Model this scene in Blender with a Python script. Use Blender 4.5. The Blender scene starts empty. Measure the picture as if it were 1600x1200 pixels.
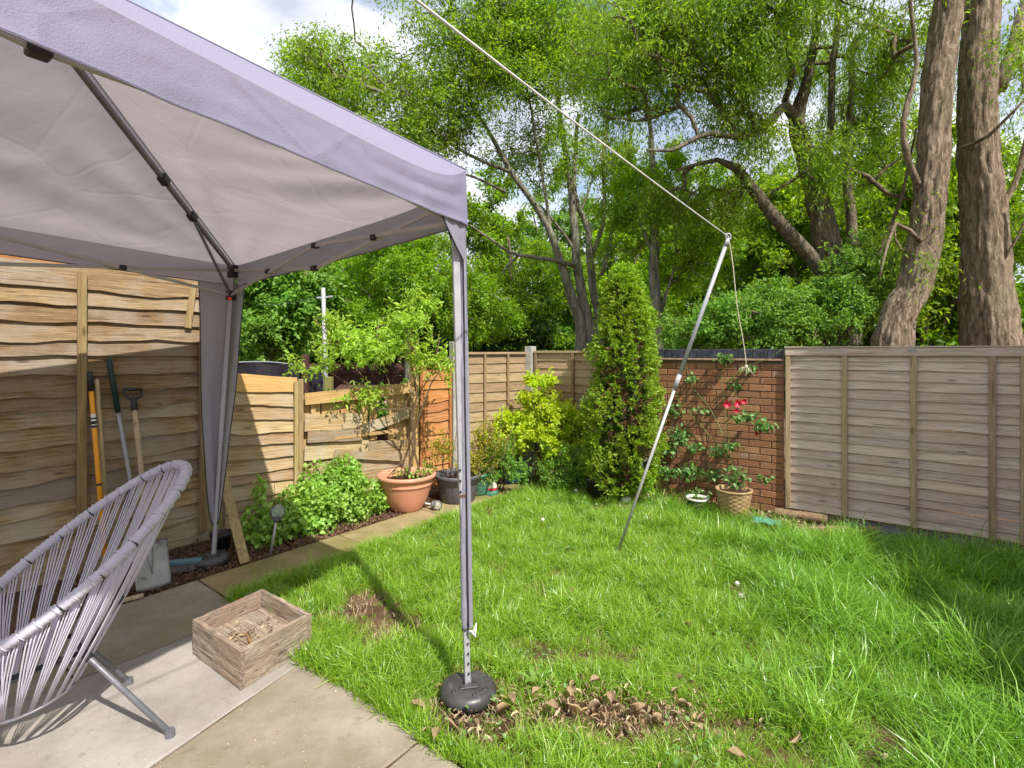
import bpy, math, random
import numpy as np
from mathutils import Vector, Matrix, noise, Euler
random.seed(7)
rng = np.random.default_rng(11)
SC = bpy.context.scene
COL = SC.collection
H = 1.72          # eye height
F = 810.0         # focal length in photo pixels

# ---------------------------------------------------------------- camera
cam = bpy.data.objects.new("camera", bpy.data.cameras.new("camera"))
COL.objects.link(cam)
cam.location = (0, 0, H)
cam.rotation_euler = (math.radians(90), 0, 0)
cam.data.sensor_width = 36
cam.data.lens = 36 * F / 1600
cam.data.shift_y = -50 / 1600
cam.data.clip_start = 0.05
cam.data.clip_end = 2000
SC.camera = cam

# ---------------------------------------------------------------- light
SUN_EL = math.radians(51)
sx, sy = 0.54, -0.84                      # towards the sun, on the ground
sun_dir = Vector((sx * math.cos(SUN_EL), sy * math.cos(SUN_EL), math.sin(SUN_EL))).normalized()
sun = bpy.data.objects.new("sun", bpy.data.lights.new("sun", 'SUN'))
COL.objects.link(sun)
sun.location = (6, -8, 12)
sun.rotation_euler = sun_dir.to_track_quat('Z', 'Y').to_euler()
sun.data.energy = 4.9
sun.data.angle = math.radians(0.6)
sun.data.color = (1.0, 0.95, 0.86)

world = bpy.data.worlds.new("World")
SC.world = world
world.use_nodes = True
nt = world.node_tree
nt.nodes.clear()
def wn(t, **k):
    n = nt.nodes.new(t)
    for a, b in k.items(): setattr(n, a, b)
    return n
out = wn('ShaderNodeOutputWorld'); bg = wn('ShaderNodeBackground'); bg.inputs[1].default_value = 0.15
sky = wn('ShaderNodeTexSky', sky_type='NISHITA', sun_disc=False)
sky.sun_elevation = SUN_EL
sky.sun_rotation = math.atan2(sx, sy)
sky.air_density = 1.0; sky.dust_density = 1.5; sky.ozone_density = 1.2
tc = wn('ShaderNodeTexCoord'); mp = wn('ShaderNodeMapping'); mp.inputs['Scale'].default_value = (1, 1, 2.2)
mp.inputs['Location'].default_value = (3.3, 1.2, 0.4)
nz = wn('ShaderNodeTexNoise'); nz.inputs['Scale'].default_value = 2.1; nz.inputs['Detail'].default_value = 9; nz.inputs['Roughness'].default_value = 0.6
rp = wn('ShaderNodeValToRGB'); rp.color_ramp.elements[0].position = 0.34; rp.color_ramp.elements[1].position = 0.50
nz2 = wn('ShaderNodeTexNoise'); nz2.inputs['Scale'].default_value = 4.5; nz2.inputs['Detail'].default_value = 7
rp2 = wn('ShaderNodeValToRGB')
rp2.color_ramp.elements[0].position = 0.35; rp2.color_ramp.elements[0].color = (3.3, 3.6, 4.3, 1)
rp2.color_ramp.elements[1].position = 0.62; rp2.color_ramp.elements[1].color = (6.4, 6.5, 6.8, 1)
mx = wn('ShaderNodeMix', data_type='RGBA')
L = nt.links.new
L(tc.outputs['Generated'], mp.inputs[0]); L(mp.outputs[0], nz.inputs['Vector']); L(mp.outputs[0], nz2.inputs['Vector'])
L(nz.outputs[0], rp.inputs[0]); L(nz2.outputs[0], rp2.inputs[0])
L(rp.outputs[0], mx.inputs[0]); L(sky.outputs[0], mx.inputs[6]); L(rp2.outputs[0], mx.inputs[7])
L(mx.outputs[2], bg.inputs[0]); L(bg.outputs[0], out.inputs[0])

vs = SC.view_settings
vs.view_transform = 'Standard'; vs.look = 'None'; vs.gamma = 1; vs.use_curve_mapping = False
vs.exposure = 0.5
SC.cycles.max_bounces = 8; SC.cycles.transparent_max_bounces = 16

# ---------------------------------------------------------------- helpers
def P(px, py, Y):                 # a point seen at photo pixel (px,py) at distance Y
    return Vector(((px - 800) / F * Y, Y, H + (550 - py) / F * Y))
def G(px, py, z=0.0):             # a point on the ground
    return P(px, py, (H - z) * F / (py - 550)) if py != 550 else None

def tag(o, label=None, cat=None, group=None, kind=None):
    if label: o['label'] = label
    if cat: o['category'] = cat
    if group: o['group'] = group
    if kind: o['kind'] = kind
    return o
def thing(name, label, cat, loc=(0, 0, 0), rz=0.0, group=None):
    o = bpy.data.objects.new(name, None)
    o.empty_display_size = 0.1
    COL.objects.link(o)
    o.location = loc; o.rotation_euler = (0, 0, rz)
    return tag(o, label, cat, group)
def link(name, me, parent=None, mat=None, smooth=False, world_space=True):
    """me in world coordinates (or the parent's own when world_space is False)"""
    if mat is not None and not me.materials: me.materials.append(mat)
    if smooth: me.shade_smooth()
    o = bpy.data.objects.new(name, me)
    COL.objects.link(o)
    if parent is not None:
        if world_space: me.transform(parent.matrix_basis.inverted())
        o.parent = parent
    return o
def copy_tree(o, parent=None):
    c = o.copy(); COL.objects.link(c)
    if parent: c.parent = parent
    for ch in list(o.children): copy_tree(ch, c)
    return c

class MB:
    def __init__(s): s.v = []; s.f = []
    def add(s, vs_, fs_):
        n = len(s.v); s.v += [tuple(v) for v in vs_]; s.f += [tuple(i + n for i in f) for f in fs_]; return s
    def box(s, c, size, R=None, taper=0, bev=0.0):
        x, y, z = [a / 2 for a in size]
        if bev <= 0:
            vs_ = [Vector((i * x, j * y, k * z)) for k in (-1, 1) for j in (-1, 1) for i in (-1, 1)]
            fs_ = [(0, 2, 3, 1), (4, 5, 7, 6), (0, 1, 5, 4), (2, 6, 7, 3), (0, 4, 6, 2), (1, 3, 7, 5)]
        else:
            bm_v = []; b = bev
            for k in (-1, 1):
                for j in (-1, 1):
                    for i in (-1, 1):
                        bm_v += [Vector((i * (x - b), j * (y - b), k * z)), Vector((i * (x - b), j * y, k * (z - b))), Vector((i * x, j * (y - b), k * (z - b)))]
            vs_ = bm_v
            def q(i, j, k, t): return ((k > 0) * 4 + (j > 0) * 2 + (i > 0)) * 3 + t
            fs_ = []
            for k in (-1, 1):
                f = [q(-1, -1, k, 0), q(1, -1, k, 0), q(1, 1, k, 0), q(-1, 1, k, 0)]; fs_.append(f if k > 0 else f[::-1])
            for j in (-1, 1):
                f = [q(-1, j, -1, 1), q(1, j, -1, 1), q(1, j, 1, 1), q(-1, j, 1, 1)]; fs_.append(f if j < 0 else f[::-1])
            for i in (-1, 1):
                f = [q(i, -1, -1, 2), q(i, 1, -1, 2), q(i, 1, 1, 2), q(i, -1, 1, 2)]; fs_.append(f if i > 0 else f[::-1])
            for k in (-1, 1):
                for j in (-1, 1):
                    fs_.append([q(-1, j, k, 0), q(1, j, k, 0), q(1, j, k, 1), q(-1, j, k, 1)])
                for i in (-1, 1):
                    fs_.append([q(i, -1, k, 0), q(i, 1, k, 0), q(i, 1, k, 2), q(i, -1, k, 2)])
            for j in (-1, 1):
                for i in (-1, 1):
                    fs_.append([q(i, j, -1, 1), q(i, j, 1, 1), q(i, j, 1, 2), q(i, j, -1, 2)])
                    for k in (-1, 1): fs_.append([q(i, j, k, 0), q(i, j, k, 1), q(i, j, k, 2)])
        if R is not None: vs_ = [R @ v for v in vs_]
        c = Vector(c)
        return s.add([c + v for v in vs_], fs_)
    def beam(s, a, b, w, h, up=(0, 0, 1), bev=0.0):
        a = Vector(a); b = Vector(b); d = b - a; l = d.length; x = d.normalized()
        u = Vector(up)
        if abs(x.dot(u)) > 0.98: u = Vector((0, 1, 0))
        y = u.cross(x).normalized(); z = x.cross(y)
        R = Matrix((x, y, z)).transposed()
        return s.box((a + b) / 2, (l, w, h), R, bev=bev)
    def tube(s, pts, r, n=8, closed=False, cap=True):
        pts = [Vector(p) for p in pts]; m = len(pts)
        rs = r if isinstance(r, (list, tuple, np.ndarray)) else [r] * m
        base = len(s.v); prev = None
        for i, p in enumerate(pts):
            if closed: t = pts[(i + 1) % m] - pts[i - 1]
            else: t = pts[min(i + 1, m - 1)] - pts[max(i - 1, 0)]
            t = t.normalized() if t.length > 1e-9 else Vector((0, 0, 1))
            if prev is None:
                u = Vector((0, 0, 1)) if abs(t.z) < 0.9 else Vector((1, 0, 0))
                u = (u - t * u.dot(t)).normalized()
            else:
                u = prev - t * prev.dot(t)
                u = u.normalized() if u.length > 1e-6 else t.orthogonal().normalized()
            prev = u; w = t.cross(u)
            for k in range(n):
                a = 2 * math.pi * k / n
                s.v.append(tuple(p + (u * math.cos(a) + w * math.sin(a)) * rs[i]))
        rng_ = m if closed else m - 1
        for i in range(rng_):
            for k in range(n):
                a0 = base + i * n + k; a1 = base + i * n + (k + 1) % n
                b0 = base + ((i + 1) % m) * n + k; b1 = base + ((i + 1) % m) * n + (k + 1) % n
                s.f.append((a0, a1, b1, b0))
        if cap and not closed:
            s.f.append(tuple(base + k for k in range(n))[::-1]); s.f.append(tuple(base + (m - 1) * n + k for k in range(n)))
        return s
    def lathe(s, prof, c=(0, 0, 0), n=32, fn=None):
        base = len(s.v); m = len(prof); c = Vector(c)
        for i, (r, z) in enumerate(prof):
            for k in range(n):
                a = 2 * math.pi * k / n
                rr = r * (fn(a, z, i) if fn else 1)
                s.v.append((c.x + rr * math.cos(a), c.y + rr * math.sin(a), c.z + z))
        for i in range(m - 1):
            for k in range(n):
                k2 = (k + 1) % n
                s.f.append((base + i * n + k, base + i * n + k2, base + (i + 1) * n + k2, base + (i + 1) * n + k))
        return s
    def sphere(s, c, r, n=12, m=8):
        rr = r if isinstance(r, (tuple, list)) else (r, r, r)
        base = len(s.v); c = Vector(c)
        for i in range(m + 1):
            t = math.pi * i / m
            for k in range(n):
                a = 2 * math.pi * k / n
                s.v.append((c.x + rr[0] * math.sin(t) * math.cos(a), c.y + rr[1] * math.sin(t) * math.sin(a), c.z - rr[2] * math.cos(t)))
        for i in range(m):
            for k in range(n):
                k2 = (k + 1) % n
                s.f.append((base + i * n + k, base + i * n + k2, base + (i + 1) * n + k2, base + (i + 1) * n + k))
        return s
    def mesh(s, name):
        me = bpy.data.meshes.new(name); me.from_pydata(s.v, [], s.f); me.update(); return me
    def build(s, name, mat, parent=None, smooth=False, world_space=True):
        return link(name, s.mesh(name), parent, mat, smooth, world_space)

def mesh_np(name, V, Fq):
    V = np.asarray(V, np.float32); Fq = np.asarray(Fq, np.int32)
    me = bpy.data.meshes.new(name)
    k = Fq.shape[1]
    me.vertices.add(len(V)); me.vertices.foreach_set('co', V.ravel())
    me.loops.add(Fq.size); me.loops.foreach_set('vertex_index', Fq.ravel())
    me.polygons.add(len(Fq)); me.polygons.foreach_set('loop_start', np.arange(0, Fq.size, k, dtype=np.int32))
    me.update(calc_edges=True)
    return me

# ---------------------------------------------------------------- materials
def newmat(name):
    m = bpy.data.materials.new(name); m.use_nodes = True
    nt = m.node_tree; nt.nodes.clear()
    o = nt.nodes.new('ShaderNodeOutputMaterial')
    return m, nt, o
class N:
    """tiny node-graph helper"""
    def __init__(s, nt): s.nt = nt
    def n(s, t, ins=None, **k):
        x = s.nt.nodes.new(t)
        for a, b in k.items(): setattr(x, a, b)
        for a, b in (ins or {}).items():
            if hasattr(b, 'is_output') or isinstance(b, bpy.types.NodeSocket): s.nt.links.new(b, x.inputs[a])
            else: x.inputs[a].default_value = b
        return x
    def ramp(s, fac, stops):
        r = s.n('ShaderNodeValToRGB', {0: fac}); cr = r.color_ramp
        while len(cr.elements) < len(stops): cr.elements.new(0.5)
        for e, (p, c) in zip(cr.elements, stops):
            e.position = p; e.color = (*c, 1) if len(c) == 3 else c
        return r.outputs[0]
    def noise(s, vec, scale, detail=5, rough=0.55, dist=0.0):
        return s.n('ShaderNodeTexNoise', {'Vector': vec, 'Scale': scale, 'Detail': detail, 'Roughness': rough, 'Distortion': dist}).outputs[0]
    def mix(s, f, a, b, mode='MIX'):
        x = s.n('ShaderNodeMix', {0: f}, data_type='RGBA', blend_type=mode)
        for i, v in ((6, a), (7, b)):
            if isinstance(v, bpy.types.NodeSocket): s.nt.links.new(v, x.inputs[i])
            else: x.inputs[i].default_value = (*v, 1) if len(v) == 3 else v
        return x.outputs[2]
    def math(s, op, a, b=0.0):
        return s.n('ShaderNodeMath', {0: a, 1: b}, operation=op).outputs[0]
    def bump(s, h, strength=0.4, dist=0.01):
        return s.n('ShaderNodeBump', {'Height': h, 'Strength': strength, 'Distance': dist}).outputs[0]
    def bsdf(s, col, rough=0.7, nrm=None, spec=0.3, metal=0.0, **k):
        ins = {'Base Color': col if isinstance(col, bpy.types.NodeSocket) else (*col, 1), 'Roughness': rough, 'Metallic': metal, 'Specular IOR Level': spec}
        if nrm is not None: ins['Normal'] = nrm
        ins.update(k)
        return s.n('ShaderNodeBsdfPrincipled', ins).outputs[0]
def objvec(g, scale=(1, 1, 1), rnd=True):
    tcn = g.n('ShaderNodeTexCoord').outputs['Object']
    if rnd:
        r = g.n('ShaderNodeObjectInfo').outputs['Random']
        r = g.math('MULTIPLY', r, 37.0)
        tcn = g.n('ShaderNodeVectorMath', {0: tcn, 1: r}, operation='ADD').outputs[0]
    return g.n('ShaderNodeMapping', {0: tcn, 'Scale': scale}).outputs[0], tcn

def wood(name, light, dark, stain, axis='X', var=0.35, bump=0.5, stain_amt=0.5):
    m, nt, o = newmat(name); g = N(nt)
    sc = {'X': (1.3, 24, 24), 'Z': (24, 24, 1.3), 'Y': (24, 1.3, 24)}[axis]
    v, raw = objvec(g, sc)
    v2 = g.n('ShaderNodeMapping', {0: raw, 'Scale': tuple(a * 4 if a > 2 else a * 2 for a in sc)}).outputs[0]
    a = g.noise(v, 2.2, 6, 0.6, 0.8); b = g.noise(v2, 2.5, 4, 0.7)
    h = g.math('ADD', g.math('MULTIPLY', a, 0.6), g.math('MULTIPLY', b, 0.4))
    c = g.ramp(h, [(0.36, tuple(x * .8 for x in dark)), (0.49, tuple((x + y) / 2 for x, y in zip(light, dark))), (0.60, light)])
    st = g.ramp(g.noise(raw, 2.6, 5, 0.6), [(0.42, (0, 0, 0)), (0.62, (1, 1, 1))])
    st = g.math('MULTIPLY', st, stain_amt)
    c = g.mix(st, c, stain)
    ck = g.n('ShaderNodeMapping', {0: raw, 'Scale': tuple(a * 2.2 if a > 2 else a * .8 for a in sc)}).outputs[0]
    cf = g.ramp(g.noise(ck, 1.6, 3, 0.5, .3), [(0.31, (1, 1, 1)), (0.345, (0, 0, 0))])
    c = g.mix(g.math('MULTIPLY', cf, 0.75), c, tuple(x * 0.3 for x in dark))
    # knots
    kn = g.n('ShaderNodeTexVoronoi', {'Vector': g.n('ShaderNodeMapping', {0: raw, 'Scale': tuple(1.6 if s < 2 else 5.0 for s in sc)}).outputs[0], 'Scale': 1.6}).outputs[0]
    kf = g.ramp(kn, [(0.06, (1, 1, 1)), (0.13, (0, 0, 0))])
    c = g.mix(g.math('MULTIPLY', kf, 0.7), c, tuple(x * 0.45 for x in dark))
    r = g.n('ShaderNodeObjectInfo').outputs['Random']
    val = g.math('ADD', g.math('MULTIPLY', r, var), 1 - var / 2)
    c = g.n('ShaderNodeHueSaturation', {'Color': c, 'Value': val, 'Saturation': 1.0, 'Hue': g.math('ADD', g.math('MULTIPLY', r, 0.02), 0.49)}).outputs[0]
    nrm = g.bump(h, bump, 0.012)
    nt.links.new(g.bsdf(c, 0.85, nrm, 0.15), o.inputs[0])
    return m
def plain(name, col, rough=0.6, metal=0.0, var=0.12, scale=8, bump=0.15, spec=0.4, speck=None):
    m, nt, o = newmat(name); g = N(nt)
    _, raw = objvec(g)
    h = g.noise(raw, scale, 6, 0.6)
    c = g.ramp(h, [(0.3, tuple(x * (1 - var * 2) for x in col)), (0.7, tuple(min(1, x * (1 + var)) for x in col))])
    if speck:
        f = g.ramp(g.noise(raw, scale * 1.7, 8, 0.7), [(0.55, (0, 0, 0)), (0.66, (1, 1, 1))])
        c = g.mix(g.math('MULTIPLY', f, speck[1]), c, speck[0])
    fine = g.noise(raw, scale * 12, 3, 0.6)
    nt.links.new(g.bsdf(c, g.math('ADD', g.math('MULTIPLY', h, 0.3), rough - 0.15), g.bump(g.math('ADD', h, g.math('MULTIPLY', fine, 0.3)), bump, 0.01), spec, metal), o.inputs[0])
    return m
def leafmat(name, cols, trans=0.4, rough=0.45, tcol=None, spec=0.35):
    m, nt, o = newmat(name); g = N(nt)
    r = g.n('ShaderNodeNewGeometry').outputs['Random Per Island']
    n_ = len(cols)
    c = g.ramp(r, [((i + 0.5) / n_, c_) for i, c_ in enumerate(cols)])
    big = g.noise(g.n('ShaderNodeTexCoord').outputs['Object'], 1.3, 3)
    c = g.n('ShaderNodeHueSaturation', {'Color': c, 'Value': g.math('ADD', g.math('MULTIPLY', big, 0.9), 0.55), 'Hue': g.math('ADD', g.math('MULTIPLY', big, 0.05), 0.475)}).outputs[0]
    t = g.n('ShaderNodeHueSaturation', {'Color': c, 'Value': 1.7, 'Saturation': 1.1, 'Hue': 0.485}).outputs[0]
    a = g.bsdf(c, rough, None, spec)
    b = g.n('ShaderNodeBsdfTranslucent', {0: t}).outputs[0]
    nt.links.new(g.n('ShaderNodeMixShader', {0: trans, 1: a, 2: b}).outputs[0], o.inputs[0])
    return m
def fabric(name, col, tcol, trans=0.4, scale=3, bump=0.5):
    m, nt, o = newmat(name); g = N(nt)
    v = g.n('ShaderNodeTexCoord').outputs['Object']
    w = g.noise(v, scale, 6, 0.6, 0.3)
    c = g.ramp(w, [(0.3, tuple(x * 0.97 for x in col)), (0.7, tuple(x * 1.02 for x in col))])
    spots = g.ramp(g.noise(v, 45, 2, 0.5), [(0.70, (0, 0, 0)), (0.74, (1, 1, 1))])
    c = g.mix(g.math('MULTIPLY', spots, 0.35), c, tuple(x * 0.5 for x in col))
    fine = g.n('ShaderNodeTexNoise', {'Vector': v, 'Scale': 220.0, 'Detail': 1.0}).outputs[0]
    cre = g.n('ShaderNodeTexVoronoi', {'Vector': v, 'Scale': 1.7, 'Randomness': 1.0}, feature='DISTANCE_TO_EDGE').outputs[0]
    cre = g.math('MINIMUM', cre, 0.035)
    st_ = g.noise(g.n('ShaderNodeMapping', {0: v, 'Scale': (1.0, 2.6, 1.4), 'Rotation': (0, 0, .5)}).outputs[0], 1.6, 3, .45)
    h = g.math('ADD', g.math('ADD', g.math('MULTIPLY', w, .5), g.math('MULTIPLY', cre, -2.6)), g.math('ADD', g.math('MULTIPLY', fine, 0.06), g.math('MULTIPLY', st_, .9)))
    nrm = g.bump(h, bump, 0.02)
    a = g.bsdf(c, 0.62, nrm, 0.3)
    b = g.n('ShaderNodeBsdfTranslucent', {0: (*tcol, 1), 'Normal': nrm}).outputs[0]
    nt.links.new(g.n('ShaderNodeMixShader', {0: trans, 1: a, 2: b}).outputs[0], o.inputs[0])
    return m

M = {}
M['gold'] = wood('weathered gold fence wood', (0.41, 0.29, 0.155), (0.18, 0.11, 0.05), (0.38, 0.33, 0.26), stain_amt=0.8, bump=.9, var=.5)
M['goldz'] = wood('fence batten wood', (0.40, 0.29, 0.15), (0.22, 0.14, 0.06), (0.27, 0.22, 0.11), 'Z')
M['pale'] = wood('pale fence wood', (0.50, 0.37, 0.21), (0.29, 0.18, 0.085), (0.42, 0.36, 0.27), stain_amt=0.6, bump=.9)  # paler wood colour for the low fence and some patching planks
M['orange'] = wood('orange stained fence wood', (0.52, 0.23, 0.085), (0.30, 0.11, 0.035), (0.46, 0.25, 0.12), stain_amt=0.5)
M['amber'] = wood('amber new wood', (0.55, 0.33, 0.13), (0.36, 0.19, 0.06), (0.5, 0.3, 0.14), stain_amt=0.5)
M['orangez'] = wood('orange stained batten', (0.50, 0.22, 0.07), (0.33, 0.13, 0.04), (0.4, 0.22, 0.1), 'Z')
M['grey'] = wood('grey brown lap fence wood', (0.68, 0.56, 0.48), (0.40, 0.31, 0.25), (0.55, 0.39, 0.29), stain_amt=0.5, var=0.3, bump=.8)
M['greyz'] = wood('grey brown batten wood', (0.45, 0.34, 0.22), (0.27, 0.19, 0.11), (0.33, 0.23, 0.12), 'Z')
M['tan'] = wood('tan lap fence wood', (0.42, 0.31, 0.19), (0.26, 0.175, 0.095), (0.34, 0.25, 0.15), stain_amt=0.5)
M['tanz'] = wood('tan batten wood', (0.32, 0.22, 0.12), (0.2, 0.13, 0.07), (0.25, 0.18, 0.1), 'Z')
M['honey'] = wood('honey board wood', (0.60, 0.41, 0.18), (0.40, 0.25, 0.09), (0.5, 0.38, 0.22), stain_amt=0.35)
M['honeyz'] = wood('honey upright wood', (0.58, 0.39, 0.17), (0.38, 0.23, 0.08), (0.46, 0.34, 0.18), 'Z')
M['mossz'] = wood('mossy green post wood', (0.27, 0.25, 0.10), (0.15, 0.13, 0.045), (0.20, 0.21, 0.06), 'Z')
M['planter'] = wood('cracked driftwood', (0.46, 0.38, 0.31), (0.15, 0.105, 0.075), (0.34, 0.24, 0.17), bump=1.6, var=0.15, stain_amt=.7)
M['planterY'] = wood('cracked driftwood across', (0.46, 0.38, 0.31), (0.15, 0.105, 0.075), (0.34, 0.24, 0.17), 'Y', bump=1.6, var=0.15, stain_amt=.7)
M['handle'] = wood('bare handle wood', (0.52, 0.41, 0.27), (0.36, 0.26, 0.15), (0.35, 0.28, 0.2), 'Z', bump=0.2)
M['log'] = wood('log bark', (0.38, 0.27, 0.16), (0.17, 0.11, 0.07), (0.3, 0.22, 0.14), 'X', bump=1.0)
M['concrete'] = plain('weathered concrete', (0.42, 0.40, 0.36), 0.85, var=0.15, scale=14, bump=0.5, spec=0.2, speck=((0.2, 0.19, 0.13), 0.5))
M['metal'] = plain('brushed grey powder coat', (0.38, 0.38, 0.41), 0.42, 0.12, 0.06, 20, 0.05)
M['bar'] = plain('pale metal bar', (0.46, 0.455, 0.44), 0.45, 0.15, 0.06, 20, 0.05)
M['darkmetal'] = plain('dark grey bar', (0.17, 0.17, 0.19), 0.45, 0.3, 0.1, 20, 0.05)
M['black'] = plain('black plastic', (0.025, 0.025, 0.03), 0.45, 0, 0.15, 30, 0.1)
M['weight'] = plain('dusty black plastic', (0.055, 0.053, 0.056), 0.42, 0, 0.25, 10, 0.2, 0.5, ((0.16, 0.14, 0.12), 0.4))
M['terracotta'] = plain('terracotta', (0.60, 0.27, 0.17), 0.6, 0, 0.06, 5, 0.1, 0.35, ((0.70, 0.42, 0.32), 0.3))
M['tub'] = plain('charcoal plastic tub', (0.11, 0.105, 0.12), 0.55, 0, 0.12, 10, 0.1, 0.35, ((0.22, 0.2, 0.19), 0.35))
M['greenglaze'] = plain('green glazed ceramic', (0.06, 0.22, 0.15), 0.2, 0, 0.3, 6, 0.1, 0.6, ((0.22, 0.33, 0.25), 0.6))
M['blueglaze'] = plain('blue glazed ceramic', (0.015, 0.035, 0.28), 0.15, 0, 0.2, 6, 0.1, 0.7)
M['white'] = plain('off white paint', (0.72, 0.70, 0.64), 0.6, 0, 0.1, 8, 0.1)
M['red'] = plain('dull red paint', (0.42, 0.03, 0.05), 0.5, 0, 0.1, 8)
M['brown'] = plain('brown paint', (0.15, 0.06, 0.035), 0.6, 0, 0.1, 8)
M['soilpot'] = plain('potting soil', (0.06, 0.035, 0.022), 0.95, 0, 0.3, 30, 1.0, 0.1, ((0.2, 0.12, 0.08), 0.6))
M['basket'] = plain('tan woven basket', (0.38, 0.25, 0.125), 0.75, 0, 0.2, 15, 0.3)
M['rope'] = plain('pale rope', (0.62, 0.55, 0.40), 0.8, 0, 0.15, 60, 0.5)
M['line'] = plain('white coated line', (0.80, 0.78, 0.78), 0.5)
M['teal'] = plain('faded teal cloth', (0.12, 0.36, 0.32), 0.8, 0, 0.2, 12, 0.4)
M['steel'] = plain('worn galvanised steel', (0.30, 0.30, 0.285), 0.5, 0.5, 0.15, 5, 0.2, 0.5, ((0.07, 0.045, 0.03), 0.95))
M['yellow'] = plain('orange yellow painted handle', (0.78, 0.33, 0.015), 0.45, 0, 0.06, 10)
M['greengrip'] = plain('dark green grip', (0.015, 0.045, 0.045), 0.5, 0, 0.1, 20)
M['bluebrush'] = plain('blue grey brush', (0.10, 0.20, 0.26), 0.6)
M['bristle'] = plain('dirty bristle', (0.28, 0.26, 0.24), 0.9)
M['redclip'] = plain('orange red clip', (0.80, 0.08, 0.02), 0.4)
M['sheet'] = plain('black plastic sheeting', (0.03, 0.03, 0.04), 0.3, 0, 0.2, 12, 0.6, 0.6, ((0.14, 0.13, 0.13), 0.5))
M['banner'] = plain('black tarpaulin', (0.018, 0.014, 0.022), 0.6, 0, 0.2, 3, 0.4)
M['lilac'] = plain('pale lilac print', (0.55, 0.5, 0.62), 0.6)
M['rim'] = plain('grey white resin cord', (0.52, 0.50, 0.59), 0.42, 0, 0.05, 25, 0.15, 0.5)
M['cord'] = plain('lilac grey resin string', (0.58, 0.55, 0.65), 0.38, 0, 0.04, 25, 0.05, 0.5)
M['mortar'] = plain('mortar', (0.17, 0.13, 0.10), 0.95, 0, 0.15, 25, 0.6, 0.1)
M['creasing'] = plain('terracotta creasing tile', (0.40, 0.24, 0.17), 0.85, 0, 0.15, 25, 0.4, 0.1)
M['fabric'] = fabric('lavender grey polyester', (0.315, 0.305, 0.435), (0.54, 0.465, 0.47), 0.36, 2.2, 1.0)
M['fabric2'] = fabric('grey polyester curtain', (0.33, 0.325, 0.40), (0.42, 0.38, 0.38), 0.30, 4, 0.8)
M['petal'] = plain('crimson petal', (0.62, 0.02, 0.06), 0.5)
M['shedwood'] = plain('brown painted boards', (0.085, 0.035, 0.03), 0.8, 0, 0.2, 10)

# bricks
m, nt_, o_ = newmat('red brown brick'); g = N(nt_)
v, raw = objvec(g, (1, 1, 1))
r = g.n('ShaderNodeObjectInfo').outputs['Random']
c = g.ramp(r, [(0.0, (0.34, 0.13, 0.06)), (0.18, (0.46, 0.20, 0.09)), (0.36, (0.28, 0.10, 0.055)), (0.55, (0.52, 0.29, 0.12)), (0.72, (0.36, 0.14, 0.075)), (0.88, (0.45, 0.24, 0.11)), (1.0, (0.24, 0.09, 0.06))])
c = g.mix(g.math('MULTIPLY', g.noise(raw, 9, 5), 1.0), c, (0.21, 0.125, 0.07), 'MIX')
ef = g.ramp(g.noise(raw, 5, 6, 0.7), [(0.60, (0, 0, 0)), (0.70, (1, 1, 1))])
c = g.mix(g.math('MULTIPLY', ef, 0.45), c, (0.52, 0.45, 0.40))
h = g.noise(raw, 60, 5, 0.7)
nt_.links.new(g.bsdf(c, 0.85, g.bump(h, 0.7, 0.01), 0.15), o_.inputs[0]); M['brick'] = m
M['bluebrick'] = plain('blue engineering brick', (0.045, 0.05, 0.075), 0.5, 0, 0.3, 14, 0.4, 0.4)

# slabs
def slabmat(name, a, b, moss, mossamt):
    m, nt_, o_ = newmat(name); g = N(nt_)
    v, raw = objvec(g)
    n1 = g.noise(raw, 2.0, 7, 0.62); n2 = g.noise(raw, 38, 6, 0.7)
    c = g.ramp(n1, [(0.32, a), (0.66, b)])
    ms = g.ramp(g.noise(raw, 1.6, 6, 0.65), [(0.45, (0, 0, 0)), (0.60, (1, 1, 1))])
    c = g.mix(g.math('MULTIPLY', ms, mossamt), c, moss)
    sp = g.ramp(g.noise(raw, 75, 3, 0.6), [(0.66, (0, 0, 0)), (0.70, (1, 1, 1))])
    c = g.mix(g.math('MULTIPLY', sp, 0.5), c, tuple(min(1, x * 1.7) for x in b))
    dk = g.ramp(g.noise(raw, 14, 6, 0.7), [(0.30, (1, 1, 1)), (0.42, (0, 0, 0))])
    c = g.mix(g.math('MULTIPLY', dk, 0.35), c, tuple(x * 0.5 for x in a))
    hh = g.math('ADD', g.math('MULTIPLY', n1, 1.0), g.math('MULTIPLY', n2, 0.25))
    nt_.links.new(g.bsdf(c, 0.85, g.bump(hh, 0.55, 0.015), 0.2), o_.inputs[0])
    return m
M['slab'] = slabmat('sandstone slab', (0.20, 0.165, 0.125), (0.34, 0.29, 0.235), (0.19, 0.16, 0.10), 0.6)
M['slab_light'] = slabmat('pale grey slab', (0.23, 0.205, 0.19), (0.37, 0.34, 0.32), (0.24, 0.20, 0.155), 0.5)
M['slab_moss'] = slabmat('mossy slab', (0.24, 0.185, 0.09), (0.34, 0.27, 0.15), (0.17, 0.155, 0.05), 0.75)
# earth
m, nt_, o_ = newmat('garden earth'); g = N(nt_)
raw = g.n('ShaderNodeNewGeometry').outputs['Position']
n1 = g.noise(raw, 3.5, 8, 0.65); n2 = g.noise(raw, 42, 8, 0.75)
c = g.ramp(n1, [(0.3, (0.075, 0.042, 0.024)), (0.5, (0.13, 0.078, 0.045)), (0.7, (0.22, 0.14, 0.085))])
c = g.mix(g.ramp(n2, [(0.5, (0, 0, 0)), (0.66, (0.6, 0.6, 0.6))]), c, (0.30, 0.20, 0.12))
nt_.links.new(g.bsdf(c, 0.95, g.bump(n2, 1.0, 0.03), 0.1), o_.inputs[0]); M['earth'] = m

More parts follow.
